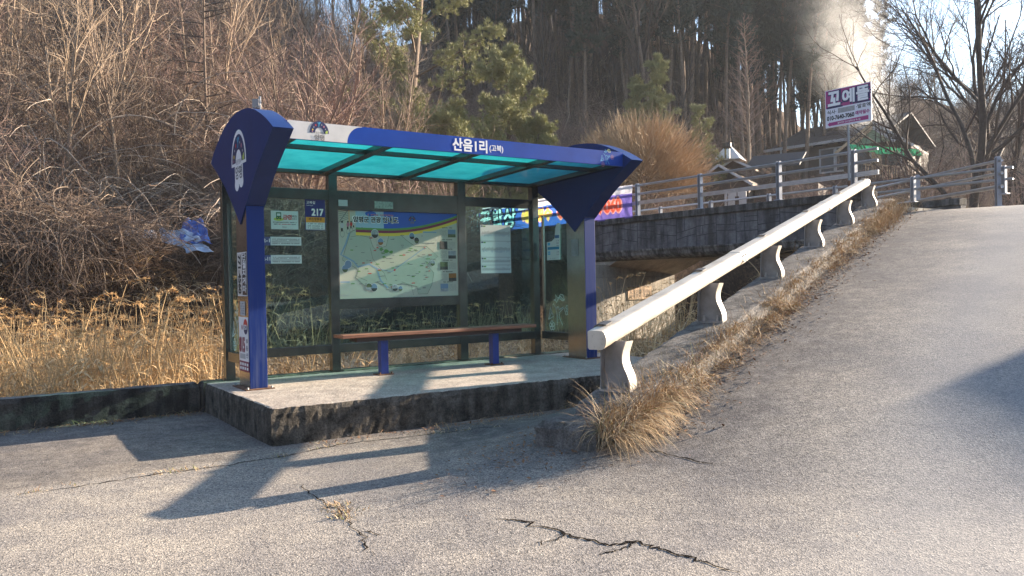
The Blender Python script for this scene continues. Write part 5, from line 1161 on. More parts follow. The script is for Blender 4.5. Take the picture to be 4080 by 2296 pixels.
def blocked(x, y):
    rel = np.array((x - BA[0], y - BA[1])); t = rel @ BD[:2]; w = rel @ BW[:2]
    dx = x/y*2014 + 1288
    return (-6 < t < 16.5 and -0.8 < w < 5.2) or (1785 < dx < 1985 and 22 < y < 41) or (2085 < dx < 2330 and 36 < y < 47) or (1470 < dx < 1740 and y < 27.5 and y > 11) or (abs(-(x-4.3)*0.485 + (y-25.7)*0.875) < 2.6 and -1 < (x-4.3)*0.875 + (y-25.7)*0.485 < 24) or (330 < dx < 590 and 9.0 < ab(x, y)[1] < 15.2 and zlib.crc32(b'%d' % int(x*977 + y*131)) % 100 < 97) or (230 < dx <= 330 and 9.6 < ab(x, y)[1] < 14.0 and zlib.crc32(b'%d' % int(x*977 + y*131)) % 100 < 70)
def scatter_region(n, azr, dr, test, seed, sc_, tilt=0.12, nk=8, power=1.0, off=0.0):
    r = np.random.default_rng(seed); P, Ro, S, I = [], [], [], []; k = 0
    while len(P) < n and k < n*20:
        k += 1; dx = r.uniform(*azr); d = dr[0] + (dr[1]-dr[0])*r.random()**power; x = (dx-1288)/2014*d; y = d
        if blocked(x, y) or not test(x, y, r): continue
        P.append((x, y, float(terr(x, y)) + off)); Ro.append((r.normal(0, tilt), r.normal(0, tilt), r.uniform(0, 2*PI))); s = r.uniform(*sc_); S.append((s*r.uniform(0.85, 1.2), s*r.uniform(0.85, 1.2), s)); I.append(r.integers(nk))
    return P, Ro, S, I
def on_left(x, y, r):
    a, b = ab(x, y)
    if x/y*2014 + 1288 < 240 and y > 27 and r.random() < 0.6: return False
    return b > 12.0 and not (11.5 < b < 14 and -9 < a < 8 and r.random() < 0.9)
d1 = scatter_region(1150, (-120, 1150), (17.5, 44), on_left, 21, (0.55, 1.25))
d2 = scatter_region(650, (-120, 1500), (40, 72), lambda x, y, r: ab(x, y)[1] > 16, 22, (0.9, 1.8))
d3 = scatter_region(260, (1150, 2250), (36, 60), lambda x, y, r: terr(x, y) > 2.6 and not (9 < x < 15 and 38 < y < 46) and not (15 < x < 25 and 45 < y < 60), 23, (0.8, 1.5))
d4 = scatter_region(170, (2150, 2700), (24, 60), lambda x, y, r: np_(x, y)[0] > 9.2 and not (15 < x < 26 and 43 < y < 60), 24, (0.8, 1.7))
d5 = scatter_region(120, (1480, 2330), (23, 36), lambda x, y, r: ab(x, y)[1] > 10.8, 25, (0.55, 1.0))
d6 = scatter_region(230, (2160, 2760), (55, 98), lambda x, y, r: not (15 < x < 26 and 43 < y < 62), 26, (1.0, 1.9))
D_ = [sum(z, []) for z in zip(d1, d2, d3, d4, d5, d6)]
scatter('undergrowth', brush, *D_, 'tangled bare brush covering the hillside behind the bus stop', 'undergrowth')
def on_bank(x, y, r): a, b = ab(x, y); return (10.6 < b < 12.6 or (9.3 < b < 10.7 and r.random() < 0.22)) and a < 14
v1 = scatter_region(430, (-160, 1180), (14, 24), on_bank, 31, (0.5, 1.05), 0.4, 4)
v2 = scatter_region(210, (-100, 1000), (18, 36), on_left, 32, (0.9, 1.9), 0.3, 2); v2 = (*v2[:3], [i + 4 for i in v2[3]])
V_ = [sum(z, []) for z in zip(v1, v2)]
scatter('creeping_vines', vines, *V_, 'dead curling vines hanging over the dark bank above the reeds', 'vines')

# --- reeds behind the wall
def reed(seed, plume=True, ns=9, pp=0.42):
    r = np.random.default_rng(seed); mb = MB()
    for i in range(ns):
        az = r.uniform(0, 2*PI); L = r.uniform(1.0, 1.9); p = np.array((r.normal(0, 0.16), r.normal(0, 0.16), 0.0)); d = unit(np.array((math.cos(az)*0.22, math.sin(az)*0.22, 1.0)))
        P = stem(r, p, d, L, 6, 0.05, -0.035); mb.tube(P, np.linspace(0.007, 0.003, 7), M_REED, 3, cap=False)
        for j in range(3):
            q = P[r.integers(1, 5)]; a2 = r.uniform(0, 2*PI); dd = unit(np.array((math.cos(a2), math.sin(a2), 0.9))); Q = [q]; w = []
            for k in range(5): dd = unit(dd + np.array((0, 0, -0.32))); Q.append(Q[-1] + dd*r.uniform(0.07, 0.12))
            sd = unit(np.cross(dd, (0, 0, 1.0)) + 1e-6); W_ = np.array((0.006, 0.011, 0.011, 0.009, 0.006, 0.001))
            mb.add([Q[k] + sd*W_[k]*s for k in range(6) for s in (-1, 1)], [(2*k, 2*k+1, 2*k+3, 2*k+2) for k in range(5)], M_REED)
        if plume and r.random() < pp:
            tip = P[-1]; dr_ = unit(P[-1] - P[-2] + np.array((math.cos(az)*0.5, math.sin(az)*0.5, 0)))
            for k in range(34):
                t = r.random(); c = tip + dr_*(t*0.26) + np.array((0, 0, -0.10*t*t)); dd = unit(dr_*0.8 + r.normal(0, 0.55, 3) + np.array((0, 0, -0.35*t))); ln = r.uniform(0.05, 0.11)*(1.1-0.6*t); sd = unit(r.normal(0, 1, 3))*0.006
                mb.add([c - sd, c + sd, c + dd*ln], [(0, 1, 2)], M_PLUME)
    return mb
def mat_grass(seed):
    r = np.random.default_rng(seed); mb = MB()
    for i in range(70):
        p = np.array((r.uniform(-0.5, 0.5), r.uniform(-0.5, 0.5), r.uniform(0, 0.12))); az = r.uniform(0, 2*PI); d = unit(np.array((math.cos(az), math.sin(az), r.uniform(0.15, 1.1)))); Q = [p]; L = r.uniform(0.3, 0.8); k = 5
        for j in range(k): d = unit(d + r.normal(0, 0.1, 3) + np.array((0, 0, -0.28))); Q.append(Q[-1] + d*L/k)
        sd = unit(np.cross(d, (0, 0, 1.0)) + 1e-6); w = r.uniform(0.005, 0.010)
        mb.add([Q[j] + sd*w*(1 - j/(k+0.2))*s for j in range(k+1) for s in (-1, 1)], [(2*j, 2*j+1, 2*j+3, 2*j+2) for j in range(k)], (M_REED, M_DRYP, M_REED, M_DRYB)[r.integers(4)])
    return mb
reeds = [proto('r', reed(s)) for s in (1, 2, 3)] + [proto('r', reed(4, False))]; mats_ = [proto('m', mat_grass(s)) for s in (5, 6, 7)]
def in_field(x, y, r): a, b = ab(x, y); n, p = np_(x, y); return 1.75 < b < 9.6 and not (p > -1.2 and n > -1)
r1 = scatter_region(330, (-250, 560), (9.5, 15.5), lambda x, y, r: in_field(x, y, r) and r.random() < (1.0 if ab(x, y)[0] < -4.5 else 0.16), 41, (0.45, 0.9), 0.16, 4)
r2 = scatter_region(80, (560, 1560), (11, 24), in_field, 42, (0.5, 0.85), 0.14, 4)
_b = blocked; blocked = lambda x, y: False
r3 = scatter_region(26, (1480, 1720), (15, 21), lambda x, y, r: 2 < ab(x, y)[1] < 8 and np_(x, y)[1] < -2.2, 43, (0.75, 1.15), 0.12, 3)
def reed_tall(seed):
    return reed(seed, True, 3, 1.0)
reeds += [proto('r', reed_tall(s)) for s in (61, 62)]
r4 = scatter_region(60, (-120, 820), (9.8, 14.5), in_field, 47, (0.85, 1.2), 0.12, 2); r4 = (*r4[:3], [i + 4 for i in r4[3]])
scatter('reeds', reeds, *[sum(z, []) for z in zip(r1, r2, r3, r4)], 'straw coloured dry reeds with feathery plumes behind the low wall and shelter', 'reeds')
g1 = scatter_region(2900, (-300, 1800), (9.3, 20), lambda x, y, r: 1.45 < ab(x, y)[1] < 10.5 and not (np_(x, y)[1] > -0.75), 44, (0.7, 1.3), 0.2, 3, 1.0, 0.02)
g2 = scatter_region(420, (1540, 2230), (8.5, 21), lambda x, y, r: -4.5 < np_(x, y)[1] < -0.45 and ab(x, y)[0] > 5.5, 45, (0.5, 1.0), 0.25, 3)
g3 = scatter_region(420, (1480, 2330), (20, 34), lambda x, y, r: not _b(x, y), 46, (0.6, 1.2), 0.25, 3)
blocked = _b
scatter('dry_grass_mat', mats_, *[sum(z, []) for z in zip(g1, g2, g3)], 'flattened dry straw and leaves covering the stream flat behind the platform', 'dry grass')

# --- dry grass along the kerb, one object of many blades
def kerb_grass():
    r = np.random.default_rng(9); mb = MB()
    def tuft(p, n, hgt, droop, dirb, spread, green=0.04):
        for i in range(n):
            az = r.uniform(0, 2*PI); q = p + np.array((r.normal(0, spread), r.normal(0, spread), 0)); d = unit(np.array((math.cos(az)*0.75, math.sin(az)*0.75, 1.0)) + dirb*r.uniform(-0.1, 1.2)); Q = [q]; L = hgt*r.uniform(0.4, 1.3); k = 6; fr = r.random()
            for j in range(k): d = unit(d + r.normal(0, 0.15, 3) + np.array((0, 0, -droop*(0.5 + fr)))); Q.append(Q[-1] + d*L/k)
            for j in range(1, k+1):
                fl = float(road_z(Q[j][0], Q[j][1])) + 0.004
                if Q[j][2] < fl: Q[j] = np.array((Q[j][0], Q[j][1], fl + 0.004*j))
            sd = unit(np.cross(unit(Q[2] - Q[0]), (0, 0, 1.0)) + r.normal(0, 0.2, 3)); w = r.uniform(0.0022, 0.0046)
            mb.add([Q[j] + sd*w*(1 - j/(k+0.3))*s for j in range(k+1) for s in (-1, 1)], [(2*j, 2*j+1, 2*j+3, 2*j+2) for j in range(k)], M_DGRN if r.random() < green else (M_DRYG, M_DRYG, M_DRYP, M_DRYB)[r.integers(4)])
    dn = PV*0.9
    for i in range(40):                                                  # big cascade at the low end over the block corner
        n = r.uniform(-0.30, 0.22); q = pn(n, r.uniform(0.05, 0.22)); q[2] = max(float(road_z(q[0], q[1])) + 0.12, 0.26 + 0.30*max(0, n + 0.2)); tuft(q, 62, 0.42, 0.26, dn, 0.035)
    for i in range(270):
        n = 0.1 + 5.6*r.random()**1.1; q = pn(n, r.uniform(0.13, 0.30)); q[2] = float(road_z(q[0], q[1])) + r.uniform(0.0, 0.10)
        if r.random() < 0.55: q = pn(n, r.uniform(0.09, 0.17)); q[2] = kerbz(n) - r.uniform(0.02, 0.12); big = 1.0 if r.random() < 0.5 else 0.6
        tuft(q, int(40*big) + 8, (0.19*big + 0.05)*r.uniform(0.6, 1.3), 0.28, dn*0.8 + EV*r.normal(0, 0.4), 0.07)
    for i in range(46):
        n = r.uniform(4.2, 6.0); q = pn(n, r.uniform(0.1, 0.4)); q[2] = float(road_z(q[0], q[1])); tuft(q, 16, 0.55, 0.05, dn*0.1, 0.10, 0.05)
    for i in range(26):                                                  # flattened straw along the foot of the platform and in cracks
        c = CRACKS[5][0]; k = r.integers(len(c)-1); t = r.random(); x, y = np.array(c[k])*(1-t) + np.array(c[k+1])*t; tuft(np.array((x, y, 0.005)), 7, 0.07, 0.3, X*0, 0.05, 0.2)
    for i in range(9): q = gr(852 + r.normal(0, 14), 1290 + r.normal(0, 8)); tuft(np.array((*q, 0.004)), 14, 0.06, 0.35, X*0, 0.04, 0.1)
    for i in range(36):
        a = r.uniform(0.1, 5.3); w_ = W(a, -1.66 - 0.02*a + r.normal(0, 0.04)); w_[2] = float(road_z(w_[0], w_[1])) + 0.008; tuft(w_, 5, 0.22, 0.5, X*0, 0.08, 0.05)
    for i in range(60):
        a = r.uniform(-4.2, -0.35); w_ = W(a, 1.05 - abs(r.normal(0, 0.09))); w_[2] = 0.005; tuft(w_, 9, 0.12, 0.4, X*0, 0.06, 0.35)
    ob = mb.build('dry_grass'); tag(ob, 'golden dry grass hanging over the kerb edge along the ramp road', 'dry grass', kind='stuff')
    # fallen leaves and grit
    lb = MB()
    def leaf(p, s):
        u = unit(r.normal(0, 1, 3)*np.array((1, 1, 0.25))); v = unit(np.cross(u, (0, 0, 1.0)) + r.normal(0, 0.2, 3)); c = np.array(p) + Z*s*0.25
        lb.add([c - u*s, c + v*s*0.5 + Z*s*0.2, c + u*s, c - v*s*0.5 + Z*s*0.15], [(0, 1, 2, 3)], M_LEAF)
    for i in range(2200):
        n = -0.1 + 5.9*r.random(); q = pn(n, 0.22 + abs(r.normal(0, 0.2))); q[2] = float(road_z(q[0], q[1])) + 0.01; leaf(q, r.uniform(0.008, 0.03))
    for i in range(420):
        q = pn(-0.3 + r.normal(0, 0.22), -0.45 + r.normal(0, 0.28)); q[2] = float(road_z(q[0], q[1])) + 0.008; leaf(q, r.uniform(0.008, 0.024))
    for i in range(420):
        a = r.uniform(0.0, 5.3); w_ = W(a, -1.60 - 0.02*a - abs(r.normal(0, 0.07))); w_[2] = float(road_z(w_[0], w_[1])) + 0.01; leaf(w_, r.uniform(0.006, 0.022))
    for i in range(380):
        a = r.uniform(-4.4, -0.3); w_ = W(a, 1.03 - abs(r.normal(0, 0.1))); w_[2] = 0.01; leaf(w_, r.uniform(0.008, 0.03))
    for i in range(320):
        q = (r.uniform(-4, 6), r.uniform(2.5, 8)); leaf((q[0], q[1], float(road_z(*q)) + 0.006), r.uniform(0.003, 0.009))
    tag(lb.build('leaf_litter'), 'brown fallen leaves and grit gathered along the kerb and platform foot', 'leaf litter', kind='stuff')
kerb_grass()

# --- individual trees: trunk and crown are parts
def tree_obj(name, label, cat, trunk, crown, loc, rz=0.0, group=None, cname='crown', s=1.0):
    root = empty(name, loc, rz); root.scale = (s, s, s); tag(root, label, cat, group)
    trunk.build('trunk', root, smooth=True); crown.build(cname, root); return root
def bare_tree(seed, h, r0, par, mats, split=2, lean=(0, 0)):
    r = np.random.default_rng(seed); out = []; grow(r, out, np.array((0, 0, -0.3)), unit(np.array((lean[0], lean[1], 1.0))), h, r0, 0, par)
    a, b = MB(), MB(); poly_mesh(a, [o for o in out if o[2] < split], mats, (7, 5, 4, 3, 3)); poly_mesh(b, [o for o in out if o[2] >= split], mats, (7, 5, 4, 3, 3)); return a, b
PAR_A = [(8, 0.07, 0.05, 11, 0.22, 0.65, 0.48, 0.25), (6, 0.12, 0.06, 7, 0.2, 0.6, 0.5, 0.3), (5, 0.16, 0.04, 6, 0.15, 0.6, 0.5, 0.35), (3, 0.2, 0.0, 0, 0, 0, 0, 0.4)]
PAR_B = [(8, 0.05, 0.03, 14, 0.30, 0.5, 0.36, 0.25), (5, 0.12, 0.07, 6, 0.2, 0.55, 0.5, 0.3), (4, 0.18, 0.03, 4, 0.15, 0.6, 0.55, 0.35), (3, 0.2, 0.0, 0, 0, 0, 0, 0.4)]
hill_protos = []
for i, (h, r0, par, mt) in enumerate(((6.5, 0.075, PAR_A, [M_BK1, M_BK1, M_TW1, M_TW1]), (7.5, 0.085, PAR_B, [M_BK1, M_TW2, M_TW2, M_TW1]), (5.5, 0.06, PAR_A, [M_BK1, M_TW3, M_TW3, M_TW3]), (8.5, 0.08, PAR_B, [M_BK1, M_TW2, M_TW1, M_TW1]))):
    a, b = bare_tree(50 + i, h, r0, par, mt); hill_protos.append((a, b))
def place_copies(protos, name, label, cat, group, pts, seed, srange, grp=True):
    r = np.random.default_rng(seed); base = [None]*len(protos)
    for (x, y, z) in pts:
        k = r.integers(len(protos)); s = r.uniform(*srange)
        if base[k] is None: base[k] = tree_obj(name, label, cat, protos[k][0], protos[k][1], (x, y, z), r.uniform(0, 2*PI), group, s=s); o = base[k]
        else: o = copy_tree(base[k]); o.location = (x, y, z); o.rotation_euler = (0, 0, r.uniform(0, 2*PI))
        o.scale = (s, s, s*r.uniform(0.9, 1.15)); o.rotation_euler = (r.normal(0, 0.05), r.normal(0, 0.05), o.rotation_euler[2])
P_ = scatter_region(105, (-60, 1000), (20, 58), lambda x, y, r: ab(x, y)[1] > 13.5, 61, (1, 1))[0]
place_copies(hill_protos, 'bare_tree', 'slender bare tree among the brush on the sunlit left hillside', 'tree', 'bare trees on the sunlit hillside', P_, 62, (0.65, 1.15))
# the big pinkish bare shrub tree rising behind the shelter roof
a, b = MB(), MB(); r = np.random.default_rng(71); out = []
for i in range(9):
    az = r.uniform(0, 2*PI); grow(r, out, np.array((r.normal(0, 0.25), r.normal(0, 0.25), -0.3)), unit(np.array((math.cos(az)*0.5, math.sin(az)*0.35, 1.0))), r.uniform(5.0, 7.0), 0.06, 0, [(7, 0.08, 0.04, 12, 0.2, 0.5, 0.42, 0.25), (5, 0.12, 0.05, 7, 0.15, 0.55, 0.5, 0.3), (4, 0.16, 0.02, 4, 0.1, 0.5, 0.5, 0.4), (3, 0.2, 0, 0, 0, 0, 0, 0.5)])
poly_mesh(a, [o for o in out if o[2] < 1], [M_BK1]); poly_mesh(b, [o for o in out if o[2] >= 1], [M_TW3, M_TW3, M_TW3], (4, 3, 3, 3))
h_ = at(760, 470, 23.5); tree_obj('bare_shrub_tree', 'large spreading pinkish bare shrub rising behind the white end of the shelter roof', 'tree', a, b, (h_[0], h_[1], float(terr(h_[0], h_[1]))))
# larches on the left
def larch(seed, h, r0):
    r = np.random.default_rng(seed); a, b = MB(), MB(); P = stem(r, np.array((0, 0, -0.4)), Z, h, 10, 0.012, 0.02); a.tube(P, np.linspace(r0, r0*0.35, 11), M_BK3, 8, cap=False)
    for i in range(46):
        t = 0.12 + 0.86*(i + r.random())/46; x = t*10; k = min(int(x), 9); q = P[k]*(1-(x-k)) + P[k+1]*(x-k); az = r.uniform(0, 2*PI); L = h*0.20*(1.15-0.6*t)*r.uniform(0.5, 1.2)
        out = []; grow(r, out, q, unit(np.array((math.cos(az), math.sin(az), 0.12))), L, 0.022, 0, [(6, 0.06, -0.015, 8, 0.25, 0.8, 0.3, 0.3), (3, 0.12, -0.03, 0, 0, 0, 0, 0.5)]); poly_mesh(b, out, [M_TWD, M_TWD], (4, 3))
    return a, b
for dx, dy, d_, h, r0, lab in ((240, 235, 27, 15, 0.155, 'straight tall larch with dark level branches near the left edge, lit on its right side'), (28, 120, 33, 14, 0.20, 'thick larch trunk at the top left corner above a leafy slope'), (535, 480, 22, 8.5, 0.055, 'thin pole like young larch left of the fan panel'), (320, 60, 38, 13, 0.13, 'dark larch high on the slope behind the tall straight larch')):
    g_ = hit(dx, dy); d_ = g_[1] if g_ is not None else d_; x = sx(dx, d_); a, b = larch(int(dx), h, r0); tree_obj('larch', lab, 'tree', a, b, (x, d_, float(terr(x, d_))))

# pines
def pine(seed, h, rad, ntuft, lead=1, needle=M_NEED, bare=0.12, nl=0.21, trunk_r=None, wn=0.0095, nn=36, leaders=((0, 0, 1.0),)):
    r = np.random.default_rng(seed); a, b = MB(), MB(); tr = trunk_r or h*0.017
    for lx, ly, lh in leaders:
        P = stem(r, np.array((0, 0, -0.4)), unit(np.array((lx, ly, 1.0))), h*lh, 8, 0.03, 0.05); a.tube(P, np.linspace(tr, tr*0.2, 9), M_BK3, 7, cap=False)
        nb = int(26*lh) + 6
        for i in range(nb):
            t = bare + (1-bare)*(i + r.random())/nb; x = min(t*8, 7.99); k = int(x); q = P[k]*(1-(x-k)) + P[k+1]*(x-k); az = i*2.4 + r.normal(0, 0.4)
            L = rad*(0.25 + 0.95*(1-t)**0.8)*r.uniform(0.7, 1.2)*(lh**0.5); d = unit(np.array((math.cos(az), math.sin(az), 0.25 + 0.5*t)))
            B = stem(r, q, d, L, 5, 0.08, 0.05); a.tube(B, np.linspace(tr*0.28*(1.1-t), 0.008, 6), M_BK3, 4, cap=False)
            ncl = 3 + int(3.0*L); ctr = [(min(5*(0.30 + 0.70*(m + 0.5*r.random())/ncl), 4.99)) for m in range(ncl)] + [4.95]
            for j in range(max(5, int(ntuft/nb))):
                xx = ctr[r.integers(len(ctr))]; kk = int(xx); sgn = np.array((math.cos(xx*7), math.sin(xx*7), 0))*0.16*L*(1 - abs(xx - 3)/4); c = B[kk]*(1-(xx-kk)) + B[kk+1]*(xx-kk) + sgn + r.normal(0, 0.095 + 0.02*L, 3)*np.array((1, 1, 0.8)); ax = unit(unit(B[kk+1]-B[kk])*0.6 + np.array((0, 0, 0.8)) + r.normal(0, 0.3, 3))
                dirs = ax[None]*0.75 + r.normal(0, 0.55, (nn, 3)); dirs /= np.linalg.norm(dirs, axis=1)[:, None]; ln = nl*r.uniform(0.6, 1.2, (nn, 1)); sd = np.cross(dirs, r.normal(0, 1, (nn, 3))); sd /= np.linalg.norm(sd, axis=1)[:, None]; sd *= wn
                base = c + dirs*0.02; V = np.stack([base - sd, base + sd, c + dirs*ln], 1).reshape(-1, 3)
                b.add(V, np.arange(3*nn).reshape(-1, 3), needle)
    return a, b
for seed, dx, d_, h, rad, nt, lead, lab in (
    (81, 1030, 36, 17.5, 4.3, 7000, ((0.02, 0, 1.0),), 'very tall pine whose crown runs out of the top of the picture left of centre'),
    (82, 1285, 33, 8.8, 2.6, 2600, ((0.0, 0, 1.0), (0.3, 0.05, 0.70)), 'sunlit bushy pine with a pointed leader above the middle of the shelter roof'),
    (83, 1140, 31, 6.4, 2.7, 1900, ((0.0, 0, 1.0), (-0.25, 0, 0.8)), 'low spreading pine between the tallest pine and the pointed one'),
    (84, 1655, 44, 12.0, 1.75, 1500, ((0.02, 0, 1.0), (-0.16, 0.0, 0.90)), 'twin topped pine standing behind the round golden willow shrub'),
    (85, 1772, 43, 8.8, 1.2, 600, ((0.0, 0, 1.0),), 'small pine at the right shoulder of the round willow shrub')):
    x = sx(dx, d_); ty = {82: 95, 83: 245, 84: 118, 85: 235}.get(seed)
    if ty: h = float(at(dx, ty, d_)[2] - terr(x, d_) + 0.2)*0.94
    a, b = pine(seed, h, rad, nt, leaders=lead); tree_obj('pine_tree', lab, 'tree', a, b, (x, d_, float(terr(x, d_)) - 0.2), cname='foliage')

# round golden willow
def willow():
    r = np.random.default_rng(91); a, b = MB(), MB()
    for i in range(14):
        az = r.uniform(0, 2*PI); sp = r.uniform(0.15, 0.9); a.tube(stem(r, np.array((r.normal(0, 0.15), r.normal(0, 0.15), 0.0)), unit(np.array((math.cos(az)*sp, math.sin(az)*sp, 1.0))), r.uniform(2.2, 3.2), 6, 0.08, 0.03), np.linspace(0.06, 0.02, 7), M_BK1, 5, cap=False)
    for i in range(1500):
        az = r.uniform(0, 2*PI); ct = r.uniform(-0.42, 1.0); st = math.sqrt(1 - ct*ct); dr_ = np.array((st*math.cos(az), st*math.sin(az), ct)); lump = 1 + 0.07*math.sin(3*az + 1) + 0.05*math.sin(7*az + 5*ct)
        tip = np.array((0, 0, 2.35)) + dr_*np.array((3.35, 3.0, 2.75))*lump*r.uniform(0.72, 1.05); st_ = np.array((0, 0, 1.7)) + (tip - np.array((0, 0, 1.7)))*r.uniform(0.25, 0.6) + r.normal(0, 0.12, 3)
        mid = (st_ + tip)/2 + np.array((0, 0, -0.18*st)) + r.normal(0, 0.07, 3); t = np.linspace(0, 1, 6)[:, None]; P = st_*(1-t)**2 + 2*mid*t*(1-t) + tip*t*t; b.tube(P, np.linspace(0.013, 0.005, 6), M_WIL, 3, cap=False)
        for j in range(5):
            k = r.integers(1, 5); dd = unit(unit(P[k+1] - P[k]) + r.normal(0, 0.42, 3) + np.array((0, 0, 0.28))); b.tube(stem(r, P[k], dd, r.uniform(0.35, 0.85), 3, 0.12, 0.08), np.linspace(0.008, 0.004, 4), M_WIL, 3, cap=False)
    return a, b
a, b = willow(); x = sx(1612, 36); tree_obj('willow_shrub', 'wide round golden brown willow shrub of fine upright twigs behind the bridge railing', 'shrub', a, b, (x, 36, 3.9), s=1.0)
# conical reddish bare tree
def cone_tree(seed, h, rad):
    r = np.random.default_rng(seed); a, b = MB(), MB(); P = stem(r, np.array((0, 0, -0.3)), Z, h, 8, 0.015, 0.02); a.tube(P, np.linspace(h*0.012, 0.012, 9), M_BK1, 6, cap=False)
    for i in range(64):
        t = 0.1 + 0.88*(i + r.random())/64; k = min(int(t*8), 7); q = P[k]*(1-(t*8-k)) + P[k+1]*(t*8-k); az = i*2.4; out = []
        grow(r, out, q, unit(np.array((math.cos(az), math.sin(az), 0.75))), rad*(1.1-t)*r.uniform(0.7, 1.2) + 0.25, 0.02, 0, [(5, 0.06, 0.05, 9, 0.15, 0.7, 0.36, 0.4), (3, 0.12, 0.02, 3, 0.2, 0.6, 0.5, 0.5), (2, 0.1, 0, 0, 0, 0, 0, 0.6)]); poly_mesh(b, out, [M_TW3, M_TW3, M_TW3], (3, 3, 3))
    return a, b
a, b = cone_tree(95, 8.6, 2.4); x = sx(1890, 47); tree_obj('conical_tree', 'slim reddish bare tree of conical shape standing left of the dark house roof', 'tree', a, b, (x, 47, at(1890, 400, 47)[2]))

# big dark bare trees on the right
PAR_D = [(9, 0.09, 0.03, 11, 0.18, 0.68, 0.62, 0.25), (7, 0.12, 0.05, 9, 0.2, 0.6, 0.52, 0.28), (6, 0.14, 0.04, 8, 0.15, 0.6, 0.5, 0.3), (4, 0.16, 0.02, 6, 0.15, 0.55, 0.55, 0.35), (3, 0.18, 0, 0, 0, 0, 0, 0.5)]
for seed, dx, d_, h, r0, lean, lab in ((101, 2450, 24.5, 9.5, 0.17, (-0.10, 0), 'large dark bare tree with a leaning trunk behind the right fence'), (102, 2585, 26, 10.0, 0.15, (-0.14, 0), 'dark bare tree at the right edge with upright forked limbs'), (103, 2420, 29, 8.0, 0.062, (-0.40, 0.1), 'slanting dark bare tree between the restaurant sign and the right fence'), (104, 2520, 33, 8.5, 0.10, (0.15, 0), 'thinner dark bare tree standing farther back behind the right fence')):
    a, b = bare_tree(seed, h, r0, PAR_D, [M_BK2, M_BK2, M_TWD, M_TWD, M_TWD], 2, lean); x = sx(dx, d_); tree_obj('dark_bare_tree', lab, 'tree', a, b, (x, d_, float(terr(x, d_))))

# shaded forest on the middle hill
fp = []
for i in range(3):
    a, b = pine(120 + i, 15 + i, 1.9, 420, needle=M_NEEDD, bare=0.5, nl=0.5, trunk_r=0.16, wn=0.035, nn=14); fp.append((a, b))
fb_ = []
for i in range(2):
    a, b = bare_tree(130 + i, 11 + i, 0.10, PAR_B, [M_BK2, M_TWD, M_TWD, M_TWD]); fb_.append((a, b))
r = np.random.default_rng(140)
def on_spur(x, y, r): s = 0.5*x + 0.86*y; q = 0.86*x - 0.5*y; return 44 < s < 86 and q < -3 and not (x < -8 and y < 50) and y > 42.5 + 0.554*x
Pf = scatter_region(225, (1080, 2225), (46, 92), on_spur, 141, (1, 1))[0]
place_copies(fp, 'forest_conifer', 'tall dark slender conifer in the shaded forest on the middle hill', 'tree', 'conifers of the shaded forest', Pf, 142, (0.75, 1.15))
Pb = scatter_region(120, (1080, 2260), (44, 90), on_spur, 143, (1, 1))[0]
place_copies(fb_, 'forest_bare_tree', 'thin dark bare tree in the shaded forest on the middle hill', 'tree', 'bare trees of the shaded forest', Pb, 144, (0.7, 1.1))

Pr = scatter_region(26, (2230, 2720), (38, 95), lambda x, y, r: not (15 < x < 27 and 40 < y < 62), 151, (1, 1))[0]
place_copies(fb_, 'far_bare_tree', 'thin bare tree on the slope beyond the house at the right', 'tree', 'bare trees on the right slope', Pr, 152, (0.4, 0.65))
# ------------------------------------------------------------------ distant mountain, smoke, haze
def make_mountain():
    az = np.linspace(8, 62, 150); k = len(az); rows = 24; V = []; 
    for j in range(rows):
        t = j/(rows-1); d = 215 + 75*t
        for a in az:
            peak = 15.6*math.exp(-((a - 39)/11.5)**2) + 0.7*math.sin(a*0.9) + 0.35*math.sin(a*2.3 + 1); el = max(0.2, peak)*min(1, t/0.85 + 0.02)
            if t > 0.9: el *= 0.96
            dd = d + 5*math.sin(a*0.7 + t*4); x, y = dd*math.sin(R(a)), dd*math.cos(R(a)); V.append((x, y, 1.0 + dd*math.tan(R(el)) + 0.9*math.sin(a*9 + t*31)*math.sin(t*47 + a*5)*t))
    m, nt, b, o = nodes('wooded_mountain'); c = coords(nt); f = noise(nt, c, 0.35, 8, 0.75); g = noise(nt, c, 0.05, 5, 0.6)
    col = mixc(nt, 1.0, ramp(nt, f, [(0.35, (0.015, 0.017, 0.018)), (0.55, (0.05, 0.045, 0.042)), (0.75, (0.11, 0.095, 0.085))]), ramp(nt, g, [(0.4, (0.7, 0.75, 0.8)), (0.6, (1.1, 1, 1))]), 'MULTIPLY')
    nt.links.new(col, b.inputs['Base Color']); b.inputs['Roughness'].default_value = 1.0; bump(nt, b, f, 1.0, 2.0)
    mb = MB(); mb.add(V, [(j*k+i, j*k+i+1, (j+1)*k+i+1, (j+1)*k+i) for j in range(rows-1) for i in range(k-1)], m)
    tag(mb.build('mountain', smooth=True), kind='structure', label='hazy wooded mountain far behind the bare trees on the right', cat='mountain')
make_mountain()
def make_hills():
    az = np.linspace(98, 296, 130); k = len(az); V = []; rows = 16
    for j in range(rows):
        t = j/(rows-1); d = 55 + 60*t
        for a in az:
            el = (17 + 2.5*math.sin(a*0.06) + 1.2*math.sin(a*0.23))*sm(98, 112, a)*sm(296, 285, a)*min(1, t*1.08); x, y = d*math.sin(R(a)), d*math.cos(R(a)); V.append((x, y, 0.6 + d*math.tan(R(float(el))) + 1.2*math.sin(a*2.1 + t*17)*t))
    mb = MB(); mb.add(V, [(j*k+i, j*k+i+1, (j+1)*k+i+1, (j+1)*k+i) for j in range(rows-1) for i in range(k-1)], bpy.data.materials['wooded_mountain'])
    tag(mb.build('hills', smooth=True), kind='structure', label='wooded valley hills behind the viewer', cat='hills')
make_hills()
